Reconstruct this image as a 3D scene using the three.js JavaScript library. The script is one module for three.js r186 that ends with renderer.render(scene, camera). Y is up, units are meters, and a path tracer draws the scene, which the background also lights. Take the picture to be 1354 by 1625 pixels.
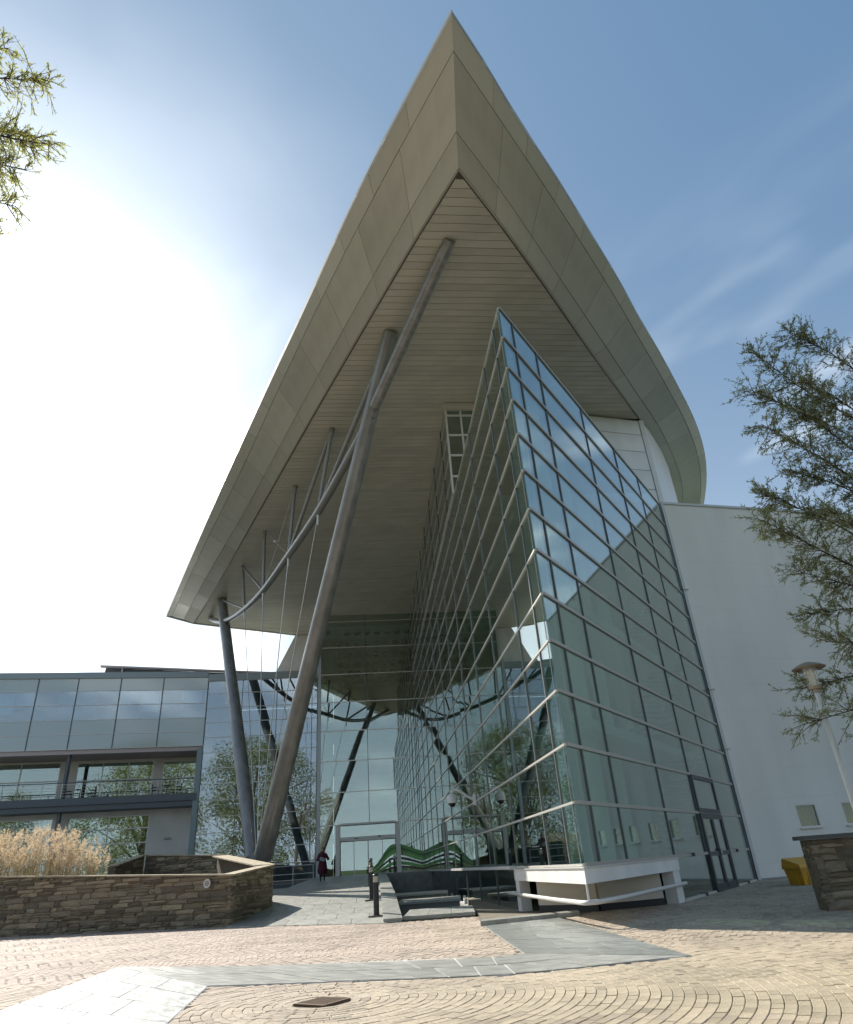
import * as THREE from 'three';
import { mergeGeometries } from 'three/addons/utils/BufferGeometryUtils.js';
import { MarchingCubes } from 'three/addons/objects/MarchingCubes.js';

// ------------------------------------------------------------------ camera, sky, sun, exposure
const scene = new THREE.Scene();
const camera = new THREE.PerspectiveCamera(74.62, 1354 / 1625, 0.1, 2000);
camera.position.set(0, 1.25, 0);
camera.rotation.set(THREE.MathUtils.degToRad(27.868), 0, THREE.MathUtils.degToRad(-4.153), 'YXZ');
const renderer = new THREE.WebGLRenderer({ antialias: true });
renderer.toneMapping = THREE.LinearToneMapping;
renderer.toneMappingExposure = 1.7;
renderer.shadowMap.enabled = true;
const D2R = Math.PI / 180;
const SUN_AZ = -39 * D2R, SUN_EL = 33 * D2R;
const sunDir = new THREE.Vector3(Math.sin(SUN_AZ) * Math.cos(SUN_EL), Math.sin(SUN_EL), -Math.cos(SUN_AZ) * Math.cos(SUN_EL));

let seed = 12345;
function rnd() { seed = (seed + 0x6D2B79F5) | 0; let t = Math.imul(seed ^ (seed >>> 15), 1 | seed); t = (t + Math.imul(t ^ (t >>> 7), 61 | t)) ^ t; return ((t ^ (t >>> 14)) >>> 0) / 4294967296; }
const R = (a, b) => a + (b - a) * rnd();
function hash3(x, y, z) { let h = Math.imul(x | 0, 374761393) + Math.imul(y | 0, 668265263) + Math.imul(z | 0, 2147483647 ^ 0x5bd1e995); h = Math.imul(h ^ (h >>> 13), 1274126177); return ((h ^ (h >>> 16)) >>> 0) / 4294967296; }
function noise3(x, y, z) {
  const xi = Math.floor(x), yi = Math.floor(y), zi = Math.floor(z); const f = t => t * t * (3 - 2 * t);
  const u = f(x - xi), v = f(y - yi), w = f(z - zi); const L = (a, b, t) => a + (b - a) * t;
  const c = (i, j, k) => hash3(xi + i, yi + j, zi + k);
  return L(L(L(c(0, 0, 0), c(1, 0, 0), u), L(c(0, 1, 0), c(1, 1, 0), u), v), L(L(c(0, 0, 1), c(1, 0, 1), u), L(c(0, 1, 1), c(1, 1, 1), u), v), w);
}
const fbm = (x, y, z, o = 4) => { let s = 0, a = 0.5, t = 0; for (let i = 0; i < o; i++) { s += a * noise3(x, y, z); t += a; x = x * 2.03 + 11.3; y = y * 2.03 + 5.1; z = z * 2.03 + 7.7; a *= 0.5; } return s / t; };
const clamp01 = t => Math.max(0, Math.min(1, t)); const smooth = (a, b, x) => { const t = clamp01((x - a) / (b - a)); return t * t * (3 - 2 * t); };

{ // physical-looking clear spring sky with a veil of thin cloud round the sun and a few wisps
  const W = 1024, Hh = 512, d = new Float32Array(W * Hh * 4);
  for (let j = 0; j < Hh; j++) {
    const el = ((j + 0.5) / Hh - 0.5) * Math.PI, y = Math.sin(el), ce = Math.cos(el);
    for (let i = 0; i < W; i++) {
      const az = ((i + 0.5) / W - 0.5) * 2 * Math.PI, x = Math.cos(az) * ce, z = Math.sin(az) * ce;
      const e = Math.max(0, y);
      const t = Math.pow(1 - e, 2.6);
      const lo = Math.pow(1 - e, 5); let r = 0.048 + 0.34 * t + 0.22 * lo, g = 0.122 + 0.36 * t + 0.23 * lo, b = 0.235 + 0.36 * t + 0.18 * lo;  // lo: horizon haze raised all round to lift shaded walls and glass
      const cs = x * sunDir.x + y * sunDir.y + z * sunDir.z, ang = Math.acos(Math.max(-1, Math.min(1, cs))) / D2R;
      // forward-scattering haze
      const hz = 0.20 * Math.exp(-ang / 14) + 0.30 * Math.exp(-ang / 31); r += hz * 0.97; g += hz; b += hz * 0.98;
      // thin bright cloud veil about the sun, streaky edge
      const n = fbm(x * 3.2 + 3, y * 7.0, z * 3.2, 5);
      const edge = ang + (n - 0.5) * 13 - 15 * smooth(0.5, 0.05, y);
      const veil = smooth(34, 5, edge) * (0.32 + 0.42 * n);
      r += veil * 0.8; g += veil * 0.78; b += veil * 0.72;
      const core = Math.exp(-ang * ang / 60) * 2.2; r += core; g += core; b += core * 0.95;
      // cirrus wisps
      const px = x / (y + 0.25), pz = z / (y + 0.25);
      const w1 = fbm(px * 1.4 + pz * 1.1 + 9, (pz - px) * 4.2, 2.5, 5);
      const wisp = smooth(0.50, 0.74, w1) * smooth(0.02, 0.2, y) * smooth(0.78, 0.45, y) * 0.40;
      r += wisp; g += wisp * 0.98; b += wisp * 0.9;
      const k = (j * W + i) * 4; d[k] = r; d[k + 1] = g; d[k + 2] = b; d[k + 3] = 1;
      if (y < 0) { d[k] = 0.24; d[k + 1] = 0.25; d[k + 2] = 0.22; }
    }
  }
  const sky = new THREE.DataTexture(d, W, Hh, THREE.RGBAFormat, THREE.FloatType);
  sky.mapping = THREE.EquirectangularReflectionMapping; sky.magFilter = THREE.LinearFilter; sky.minFilter = THREE.LinearFilter; sky.needsUpdate = true;
  scene.background = sky; scene.environment = sky;
}
const sun = new THREE.DirectionalLight(new THREE.Color(1, 0.95, 0.86), 4.8);
sun.position.copy(sunDir).multiplyScalar(120).add(new THREE.Vector3(-4, 0, -30)); sun.target.position.set(-4, 0, -30);
sun.castShadow = true; sun.shadow.mapSize.set(4096, 4096); Object.assign(sun.shadow.camera, { left: -70, right: 70, top: 70, bottom: -70, near: 1, far: 300 });
sun.shadow.bias = -0.0005; scene.add(sun, sun.target);

// ------------------------------------------------------------------ helpers
const V = (x, y, z) => new THREE.Vector3(x, y, z);
const used = {};
function numbered(n) { used[n] = (used[n] ?? -1) + 1; return used[n] ? `${n}_${String(used[n]).padStart(3, '0')}` : n; }
function shade(o) { o.castShadow = o.receiveShadow = true; return o; }
function thing(name, label, category, pos = [0, 0, 0], turn = 0, group) {
  const o = new THREE.Group(); o.name = numbered(name); o.position.set(...pos); o.rotation.y = turn; o.userData = { label, category };
  if (group) o.userData.group = group; scene.add(o); o.updateMatrixWorld(true); return o;
}
function struct(name, kind = 'structure') { const o = new THREE.Group(); o.name = name; o.userData = { kind }; scene.add(o); return o; }
function sub(name, parent, pos = [0, 0, 0], turn = 0) { const o = new THREE.Group(); o.name = name; o.position.set(...pos); o.rotation.y = turn; parent.add(o); o.updateMatrixWorld(true); return o; }
function add(name, geo, mat, parent) { // geometry in the parent's own frame
  if (Array.isArray(geo)) geo = geo.length > 1 ? mergeGeometries(geo.map(g => clean(g))) : geo[0];
  const m = shade(new THREE.Mesh(geo, mat)); m.name = name; parent.add(m); return m;
}
function addW(name, geo, mat, parent) { // geometry given in world metres, parent at any place
  if (Array.isArray(geo)) geo = geo.length > 1 ? mergeGeometries(geo.map(g => clean(g))) : geo[0].clone();
  parent.updateWorldMatrix(true, false); geo.applyMatrix4(parent.matrixWorld.clone().invert());
  return add(name, geo, mat, parent);
}
function clean(g) { g = g.index ? g.toNonIndexed() : g.clone(); for (const k of Object.keys(g.attributes)) if (!['position', 'normal', 'uv'].includes(k)) g.deleteAttribute(k); if (!g.attributes.uv) g.setAttribute('uv', new THREE.BufferAttribute(new Float32Array(g.attributes.position.count * 2), 2)); if (!g.attributes.normal) g.computeVertexNormals(); g.morphAttributes = {}; return g; }
const UNIT = new THREE.BoxGeometry(1, 1, 1);
const GLAZING = mergeGeometries([new THREE.BoxGeometry(1, 1, 0.22).translate(0, 0, 0.39), new THREE.BoxGeometry(1, 1, 0.22).translate(0, 0, -0.39)]); // a double-glazed unit: two leaves
function piece(name, mat, parent, x, y, z, w, h, d, geo = UNIT) { const m = shade(new THREE.Mesh(geo, mat)); m.name = name; m.position.set(x, y, z); m.scale.set(w, h, d); parent.add(m); return m; }
const bx = (x, y, z, w, h, d) => new THREE.BoxGeometry(w, h, d).translate(x, y, z);
function tube(a, b, r0, r1 = r0, seg = 16) {
  const d = b.clone().sub(a), L = d.length(); const g = new THREE.CylinderGeometry(r1, r0, L, seg);
  g.applyQuaternion(new THREE.Quaternion().setFromUnitVectors(V(0, 1, 0), d.normalize())); return g.translate((a.x + b.x) / 2, (a.y + b.y) / 2, (a.z + b.z) / 2);
}
function pathTube(pts, r, seg = 40, rad = 12) { return new THREE.TubeGeometry(new THREE.CatmullRomCurve3(pts), seg, r, rad, false); }
function beam(a, b, w, h) { // rectangular bar from a to b
  const d = b.clone().sub(a), L = d.length(); const g = new THREE.BoxGeometry(w, h, L); const m = new THREE.Matrix4().lookAt(a, b, V(0, 1, 0)); g.applyMatrix4(m);
  return g.translate((a.x + b.x) / 2, (a.y + b.y) / 2, (a.z + b.z) / 2);
}
function hull8(b, t) { // 4 bottom corners, 4 top corners (same order) -> solid
  const p = [...b, ...t], f = [[0, 1, 2, 3], [7, 6, 5, 4], [0, 4, 5, 1], [1, 5, 6, 2], [2, 6, 7, 3], [3, 7, 4, 0]], P = [], U = [];
  const a = b[1].clone().sub(b[0]).cross(b[2].clone().sub(b[0])).dot(t[0].clone().sub(b[0])) > 0;
  for (const q of f) { const o = a ? [q[0], q[2], q[1], q[0], q[3], q[2]] : [q[0], q[1], q[2], q[0], q[2], q[3]]; const uvq = { [q[0]]: [0, 0], [q[1]]: [p[q[0]].distanceTo(p[q[1]]), 0], [q[2]]: [p[q[0]].distanceTo(p[q[1]]), p[q[1]].distanceTo(p[q[2]])], [q[3]]: [0, p[q[1]].distanceTo(p[q[2]])] }; for (const i of o) { P.push(p[i].x, p[i].y, p[i].z); U.push(...uvq[i]); } }
  const g = new THREE.BufferGeometry(); g.setAttribute('position', new THREE.Float32BufferAttribute(P, 3)); g.setAttribute('uv', new THREE.Float32BufferAttribute(U, 2)); g.computeVertexNormals(); return g;
}
const bil = (q, u, v) => q[0].clone().lerp(q[1], u).lerp(q[3].clone().lerp(q[2], u), v);
function prism(poly, y0, y1) { // poly of [x,z]
  const s = new THREE.Shape(poly.map(p => new THREE.Vector2(p[0], -p[1]))); return new THREE.ExtrudeGeometry(s, { depth: y1 - y0, bevelEnabled: false }).rotateX(-Math.PI / 2).translate(0, y0, 0);
}
// textures
function dataTex(n, fn, srgb) { const a = new Uint8Array(n * n * 4); for (let j = 0; j < n; j++) for (let i = 0; i < n; i++) { const c = fn(i / n, j / n), k = (j * n + i) * 4; a[k] = c[0] * 255; a[k + 1] = c[1] * 255; a[k + 2] = c[2] * 255; a[k + 3] = 255; } const t = new THREE.DataTexture(a, n, n); t.wrapS = t.wrapT = THREE.RepeatWrapping; t.magFilter = THREE.LinearFilter; t.minFilter = THREE.LinearMipmapLinearFilter; t.generateMipmaps = true; if (srgb) t.colorSpace = THREE.SRGBColorSpace; t.needsUpdate = true; return t; }
// noise that tiles: blend over the border
const tfbm = (u, v, s, o = 4, z = 0) => { const a = fbm(u * s, v * s, z, o), b = fbm((u - 1) * s, v * s, z, o), c = fbm(u * s, (v - 1) * s, z, o), d = fbm((u - 1) * s, (v - 1) * s, z, o); const k = smooth(0.7, 1, u), l = smooth(0.7, 1, v); return (a * (1 - k) + b * k) * (1 - l) + (c * (1 - k) + d * k) * l; };
const grain = dataTex(256, (u, v) => { const n = 0.35 * tfbm(u, v, 60, 3, 1) + 0.35 * tfbm(u, v, 9, 4, 2) + 0.3 * tfbm(u, v, 120, 1, 3); const c = clamp01(0.5 + (n - 0.5) * 1.6); return [c, c, c]; });
const toned = (lo, hi, s, z) => dataTex(256, (u, v) => { const n = clamp01(0.5 + (tfbm(u, v, s, 5, z) - 0.5) * 2.2); const c = lo + (hi - lo) * n; return [c, c, c]; });
const mottle = toned(0.72, 1, 8, 5), mottleSoft = toned(0.88, 1, 5, 8), streak = dataTex(256, (u, v) => { const n = clamp01(0.5 + (0.6 * tfbm(u, v * 0.12, 22, 4, 4) + 0.4 * tfbm(u, v, 5, 3, 9) - 0.5) * 2); const c = 0.86 + 0.14 * n; return [c, c, c]; });
const wallStain = dataTex(512, (u, v) => { const n = clamp01(0.5 + (0.5 * tfbm(u, v * 0.15, 26, 4, 14) + 0.5 * tfbm(u, v, 6, 5, 19) - 0.5) * 2); const lift = Math.abs(((v * 14 + 0.12 * tfbm(u, v, 4, 2, 3)) % 1) - 0.5) < 0.02 ? 0.965 : 1; const c = (0.88 + 0.12 * n) * lift; return [c, c * 0.998, c * 0.99]; });
const rep = (t, x, y = x) => { const c = t.clone(); c.repeat.set(x, y); c.needsUpdate = true; return c; };
const C = (r, g, b) => new THREE.Color(r, g, b);
const std = (r, g, b, rough, o = {}) => new THREE.MeshStandardMaterial({ color: C(r, g, b), roughness: rough, ...o });
const phys = (r, g, b, rough, o = {}) => new THREE.MeshPhysicalMaterial({ color: C(r, g, b), roughness: rough, ...o });
const M = {
  pane: phys(0.83, 0.905, 0.875, 0.0, { transmission: 1, thickness: 0, ior: 2.2 }),
  singlePane: phys(0.85, 0.88, 0.8, 0.0, { transmission: 1, thickness: 0, ior: 1.5 }),
  paneClear: phys(0.83, 0.89, 0.92, 0.0, { transmission: 1, thickness: 0, ior: 2.2 }),
  spandrel: phys(0.33, 0.40, 0.39, 0.06, { ior: 2.1 }),
  visionBlind: phys(0.30, 0.36, 0.36, 0.06, { ior: 2.1 }),
  cornerBlind: std(0.50, 0.52, 0.54, 0.7, { map: rep(mottleSoft, 0.5) }),
  alu: std(0.64, 0.61, 0.56, 0.3, { metalness: 0.35 }),
  aluPale: std(0.60, 0.58, 0.55, 0.4, { metalness: 0.2 }),
  mull: std(0.10, 0.11, 0.11, 0.45, { metalness: 0.2 }),
  frameDark: std(0.03, 0.036, 0.04, 0.45),
  frameWhite: std(0.62, 0.60, 0.56, 0.5),
  panel: std(0.58, 0.575, 0.51, 0.32, { metalness: 0.12, map: rep(mottleSoft, 0.17) }),
  board: std(0.57, 0.545, 0.465, 0.38, { metalness: 0.05, map: rep(mottleSoft, 0.3) }),
  boardB: std(0.54, 0.515, 0.44, 0.38, { metalness: 0.05, map: rep(mottleSoft, 0.27) }),
  boardC: std(0.595, 0.565, 0.48, 0.36, { metalness: 0.05, map: rep(mottleSoft, 0.33) }),
  gap: std(0.10, 0.095, 0.08, 0.9),
  trim: std(0.45, 0.42, 0.36, 0.4, { metalness: 0.3 }),
  steel: std(0.27, 0.265, 0.255, 0.33, { metalness: 0.25, map: rep(mottle, 1, 6) }),
  cable: std(0.5, 0.5, 0.5, 0.3, { metalness: 0.8 }),
  render: std(0.76, 0.73, 0.67, 0.92, { map: rep(wallStain, 0.06, 0.06), bumpMap: rep(grain, 2), bumpScale: 0.004 }),
  renderEdge: std(0.50, 0.50, 0.49, 0.6, { metalness: 0.2 }),
  whiteClad: std(0.72, 0.71, 0.69, 0.4, { metalness: 0.1, map: rep(streak, 0.4) }),
  whitePaint: std(0.72, 0.71, 0.68, 0.5, { map: rep(mottleSoft, 0.4) }),
  cream: std(0.62, 0.57, 0.48, 0.7, { map: rep(mottleSoft, 0.4) }),
  slab: std(0.40, 0.40, 0.38, 0.8), ceiling: std(0.75, 0.75, 0.73, 0.8), inner: std(0.58, 0.60, 0.58, 0.8), innerDark: std(0.36, 0.38, 0.36, 0.8), innerPale: std(0.74, 0.77, 0.74, 0.7), carpet: std(0.28, 0.28, 0.27, 0.95),
  beamPaint: std(0.62, 0.66, 0.63, 0.5),
  wingGrey: std(0.62, 0.59, 0.55, 0.85, { map: rep(mottleSoft, 0.2), bumpMap: rep(grain, 1.5), bumpScale: 0.003 }),
  wingPale: std(0.5, 0.42, 0.41, 0.6),
  wingDark: std(0.11, 0.125, 0.14, 0.5, { metalness: 0.2 }),
  ribbed: std(0.10, 0.105, 0.11, 0.5, { metalness: 0.3 }),
  black: std(0.015, 0.016, 0.018, 0.5), blackMetal: std(0.025, 0.027, 0.03, 0.38, { metalness: 0.3 }),
};

// ------------------------------------------------------------------ the place's own axes
const P = V(2.72, 0, -15.77), AL = -6.54 * D2R, AR = 32.02 * D2R;
const dL = V(Math.sin(AL), 0, -Math.cos(AL)), dE = V(Math.cos(AL), 0, Math.sin(AL)), dR = V(Math.sin(AR), 0, -Math.cos(AR));
const ab = (a, b, y = 0) => V(P.x + dE.x * a + dL.x * b, y, P.z + dE.z * a + dL.z * b);
const toAB = (x, z) => { const ex = x - P.x, ez = z - P.z; return [ex * dE.x + ez * dE.z, ex * dL.x + ez * dL.z]; };
const yaw = az => (90 - az) * D2R;
const H = 22.1, Y0 = 1.10, RH = 1.195; const rows = k => Y0 + RH * k;
function lerpTable(x, xs, ys) { if (x <= xs[0]) return ys[0]; for (let i = 1; i < xs.length; i++) if (x <= xs[i]) return ys[i - 1] + (ys[i] - ys[i - 1]) * (x - xs[i - 1]) / (xs[i] - xs[i - 1]); return ys[ys.length - 1]; }
const rampY = (z, x = -1.85) => lerpTable(-(z - 0.697 * (x + 1.85) * clamp01((z + 42) / 18)), [21.1, 24, 28, 44, 58], [0, 0.14, 0.42, 0.85, 1.13]);

// ------------------------------------------------------------------ ground
{
  const g = struct('ground');
  const land = new THREE.PlaneGeometry(1600, 1600, 60, 60).rotateX(-Math.PI / 2); const p = land.attributes.position;
  for (let i = 0; i < p.count; i++) { const x = p.getX(i), z = p.getZ(i), r = Math.hypot(x, z); p.setY(i, -0.5 + smooth(40, 160, r) * (1.0 + 3 * fbm(x / 90, z / 90, 4, 3))); const uv = land.attributes.uv; uv.setXY(i, x / 4, z / 4); }
  land.computeVertexNormals();
  add('grass_land', land, std(0.065, 0.10, 0.03, 0.95, { map: mottle }), g);
  const q = []; // mortar bed under the pavers: x,z outline
  const bed = prism([[-60, 40], [45, 40], [45, -32], [0.5, -40], [0.62, -21.4], [-1.9, -21.2], [-7.3, -24.95], [-7.6, -25.4], [-30, -33.5], [-60, -40]], -0.3, -0.010);
  add('mortar_bed', bed, std(0.20, 0.165, 0.115, 0.95, { map: rep(mottle, 0.5) }), g);
}
{  // pale ground added behind the planter to bounce sunlight onto the soffit
  const t = struct('bounce_ground'); add('added_bounce_paving', prism([[-46, -37], [-24.2, -32.4], [-16.6, -39.2], [-11.2, -37.2], [-8.2, -31], [-7.9, -31], [-11, -57.3], [-19.6, -56.4], [-46, -49.8]], -0.2, 0.62), std(0.58, 0.54, 0.47, 0.85, { map: rep(mottle, 0.4) }), t);
}
// paving setts
const ringC = [-1.56, -9.17];
const legA = [V(-6.3, 0, -14.7), V(-3.48, 0, -11.15), V(-2.35, 0, -4.2), V(-5.2, 0, -4.2)];
const bandB = [V(-6.3, 0, -14.7), V(1.0, 0, -12.25), V(3.06, 0, -10.67), V(-3.48, 0, -11.12)];
const bandMid = V(-1.2, 0, -12.45);
const quadC = [V(0.62, 0, -17.9), V(2.45, 0, -18.75), V(3.06, 0, -10.67), V(1.0, 0, -12.25)];
const inPoly = (x, z, poly) => { let c = false; for (let i = 0, j = poly.length - 1; i < poly.length; j = i++) { const a = poly[i], b = poly[j]; if ((a.z > z) !== (b.z > z) && x < (b.x - a.x) * (z - a.z) / (b.z - a.z) + a.x) c = !c; } return c; };
const bandPoly = [V(-6.3, 0, -14.7), V(-3.42, 0, -13.25), V(0.5, 0, -12.12), V(1.0, 0, -12.25), V(3.06, 0, -10.67), V(0.55, 0, -10.22), V(-1.41, 0, -10.62), V(-3.48, 0, -11.12)];
function inPlaza(x, z) {
  if (z > -5 || z < -31) return false;
  if (Math.abs(x) > -z * 0.86 + 1.5) return false;
  if (inPoly(x, z, legA) || inPoly(x, z, bandPoly) || inPoly(x, z, quadC)) return false;
  if (Math.abs(x - ringC[0]) + Math.abs(z - ringC[1]) < 0.36) return false;
  if (x < -7.2) return z > -25.15 + (x + 7.2) * 0.372;
  if (x < -1.85) return z > -24.88 + (x + 7.3) * 0.69;
  if (x < 0.62) return z > -21.3;
  if (x < 2.45 && z < -15) return z > -17.95;
  const ex = x - P.x, ez = z - P.z, out = ex * Math.cos(AR) + ez * Math.sin(AR);
  if (z < -14 && out < -1.6) return false;
  const wx = x - 11.95, wz = z + 30.35; if (wx * 0.2588 + wz * 0.966 < 0.1) return false;
  return true;
}
function chamferBox(c = 0.035, cy = 0.05) { // unit block, top at y=0, without underside
  const q = (a, b, d, e) => [a, b, d, a, d, e]; const t = 0.5 - c, P4 = [[-.5, -.5], [.5, -.5], [.5, .5], [-.5, .5]]; const pos = [], uv = []; const B = P4.map(p => [p[0], -1, p[1]]), Md = P4.map(p => [p[0], -cy, p[1]]), T = P4.map(p => [p[0] * 2 * t, 0, p[1] * 2 * t]);
  const push = (l) => l.forEach(v => { pos.push(...v); uv.push(v[0] + 0.5, v[2] + 0.5 + v[1] * 0.3); });
  for (let i = 0; i < 4; i++) { const j = (i + 1) % 4; push(q(B[j], B[i], Md[i], Md[j])); push(q(Md[j], Md[i], T[i], T[j])); } push(q(T[3], T[2], T[1], T[0]));
  const g = new THREE.BufferGeometry(); g.setAttribute('position', new THREE.Float32BufferAttribute(pos, 3)); g.setAttribute('uv', new THREE.Float32BufferAttribute(uv, 2)); g.computeVertexNormals(); return g;
}
{
  const setts = []; // [x,z,turn,w(radial/x),l]
  const RING = 7.2, RW = 0.108;
  for (let k = 2; k * RW < RING; k++) {
    const r = (k + 0.5) * RW, n = Math.round(2 * Math.PI * r / 0.212), off = rnd() * 6;
    for (let i = 0; i < n; i++) { const t = (i / n) * 2 * Math.PI + off, x = ringC[0] + Math.cos(t) * r, z = ringC[1] + Math.sin(t) * r; if (z > -12.6 && inPlaza(x, z)) setts.push([x, z, -t, RW - 0.0065 + R(-0.0015, 0.0015), 2 * Math.PI * r / n - 0.007]); }
  }
  // wavy stretcher courses elsewhere, running towards the building
  for (let i = -230; i < 150; i++) for (let j = 0; j < 150; j++) {
    const gz = -4.6 - (j + (i & 1) * 0.5) * 0.208, ph = gz * 2.6, x = i * 0.112 + 0.16 * Math.sin(ph) - (gz + 14) * 0.10, z = gz + 0.05 * i * 0.112;
    if (Math.hypot(x - ringC[0], z - ringC[1]) < RING + 0.03 && z > -12.6) continue;
    if (!inPlaza(x, z)) continue;
    setts.push([x, z, Math.atan(0.16 * 2.6 * Math.cos(ph) - 0.10), 0.102 + R(-0.002, 0.002), 0.201]);
  }
  const geoA = chamferBox(); const bump = rep(grain, 1); 
  const mat = std(1, 1, 1, 0.78, { map: rep(mottle, 1), bumpMap: bump, bumpScale: 0.004 });
  const tone = (x, z) => { const big = fbm(x * 0.35 + 20, z * 0.35, 1, 4), sm = rnd(); const warm = smooth(3.5, -5, x) * 0.6 + smooth(-8, -14, z) * 0.5; const dirt = fbm(x * 1.3 + 7, z * 1.3, 5, 4); const v = (0.70 + 0.32 * big + 0.2 * smooth(0.3, 0.6, dirt) + (sm - 0.5) * 0.26) * (rnd() < 0.025 ? 0.72 : 1); return C((0.485 + 0.015 * warm) * v, (0.40 - 0.01 * warm) * v, (0.272 + 0.04 * warm) * v); };
  setts.sort((a, b) => (a[0] * a[0] + a[1] * a[1]) - (b[0] * b[0] + b[1] * b[1]));
  const shown = setts.filter(s => { const d = V(s[0], -1.25, s[1]); return Math.abs(s[0]) < -s[1] * 0.56 + 0.25 && s[1] < -6.2; });
  const near = new Set(shown.slice(0, 300));
  const g = struct('pavement'); const mats = []; for (let i = 0; i < 24; i++) { const m = mat.clone(); m.color = tone(R(-2, 4), R(-9, -6)); mats.push(m); }
  const T = new THREE.Matrix4(), q = new THREE.Quaternion();
  for (const s of near) { const m = shade(new THREE.Mesh(geoA, mats[Math.floor(rnd() * 24)])); m.name = 'sett'; m.position.set(s[0], R(-0.003, 0.003), s[1]); m.rotation.set(R(-0.012, 0.012), s[2], R(-0.012, 0.012)); m.scale.set(s[3], 0.06, s[4]); g.add(m); }
  const rest = setts.filter(s => !near.has(s)); const im = new THREE.InstancedMesh(geoA, mat, rest.length); im.name = 'setts'; im.userData = { kind: 'stuff' }; shade(im);
  rest.forEach((s, i) => { q.setFromEuler(new THREE.Euler(R(-0.012, 0.012), s[2], R(-0.012, 0.012))); T.compose(V(s[0], R(-0.003, 0.003), s[1]), q, V(s[3], 0.06, s[4])); im.setMatrixAt(i, T); im.setColorAt(i, tone(s[0], s[1])); });
  g.add(im); console.log('setts', setts.length, near.size);
}
// slate flagstones
const flagMats = []; for (let i = 0; i < 6; i++) { const v = R(0.85, 1.15); flagMats.push(std(0.29 * v, 0.30 * v, 0.275 * v, R(0.40, 0.48), { map: rep(mottle, R(0.5, 0.8)), roughnessMap: rep(mottle, 0.9), bumpMap: rep(grain, 0.8), bumpScale: 0.003 })); }
const paleFlagMats = flagMats.map((m, i) => { const c = m.clone(); c.color = m.color.clone().lerp(C(0.56, 0.53, 0.47), 0.42); return c; });  // paler slate copies: lime stain and sunny glare both mixed into the colour
function flags(parent, quadAt, nu, nv, gap, thick, yAt, stag = 0, mats = flagMats) {
  for (let j = 0; j < nv; j++) for (let i = 0; i < nu; i++) {
    const sh = stag ? (j % 2 ? stag : 0) / nu : 0; let u0 = i / nu + sh, u1 = (i + 1) / nu + sh; if (u1 > 1.0001) u1 = 1; if (i === 0) u0 = 0; if (u1 - u0 < 0.02) continue;
    const c = [[u0, j / nv], [u1, j / nv], [u1, (j + 1) / nv], [u0, (j + 1) / nv]].map(a => quadAt(a[0], a[1])); const m = c.reduce((s, p) => s.add(p), V(0, 0, 0)).multiplyScalar(0.25);
    const dy = R(-0.002, 0.002); const t = c.map(p => { const d = p.clone().sub(m); const L = d.length(); return m.clone().add(d.multiplyScalar((L - gap) / L)); });
    const top = t.map(p => V(p.x - m.x, yAt(p) + dy - yAt(m), p.z - m.z)), bot = top.map(p => V(p.x, p.y - thick, p.z)); const g = hull8(bot, top); const o = shade(new THREE.Mesh(g, mats[Math.floor(rnd() * 6)])); o.name = 'flagstone'; o.position.set(m.x, yAt(m), m.z); parent.add(o);
  }
}
{
  const g = struct('path'); const chalk = std(0.60, 0.59, 0.56, 0.8, { map: rep(mottle, 0.7) });
  const flat = () => 0.010;
  const lower = V(0, 0.003, 0);
  add('joint_mortar', [prism(legA.map(p => [p.x, p.z]), -0.034, 0.003), prism(bandPoly.map(p => [p.x, p.z]), -0.033, 0.0045)], chalk, g);
  add('joint_mortar', prism(quadC.map(p => [p.x, p.z]), -0.032, 0.006), std(0.36, 0.35, 0.32, 0.85, { map: rep(mottle, 0.7) }), g);
  flags(g, (u, v) => bil([legA[1], legA[0], legA[3], legA[2]], u, v), 3, 8, 0.014, 0.05, flat, 0.4, flagMats.map(m => { const c = m.clone(); c.color = m.color.clone().lerp(C(0.62, 0.61, 0.58), 0.72); c.roughness = 0.46; return c; }));  // leg flags whitened: the glare of the sun is painted into their colour
  const paleFlags = paleFlagMats;
  const topL = new THREE.CatmullRomCurve3([V(-6.3, 0, -14.7), V(-3.42, 0, -13.25), V(0.5, 0, -12.12), V(1.0, 0, -12.25)]), botL = new THREE.CatmullRomCurve3([V(-3.48, 0, -11.12), V(-1.41, 0, -10.62), V(0.55, 0, -10.22), V(3.06, 0, -10.67)]);
  flags(g, (u, v) => topL.getPoint(u * 0.999).lerp(botL.getPoint(u * 0.999), v), 15, 2, 0.024, 0.05, () => 0.012, 0.3, paleFlags);
  flags(g, (u, v) => bil([quadC[0], quadC[1], quadC[2], quadC[3]], u, v), 3, 8, 0.014, 0.05, () => 0.013, 0.5);
}
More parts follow.
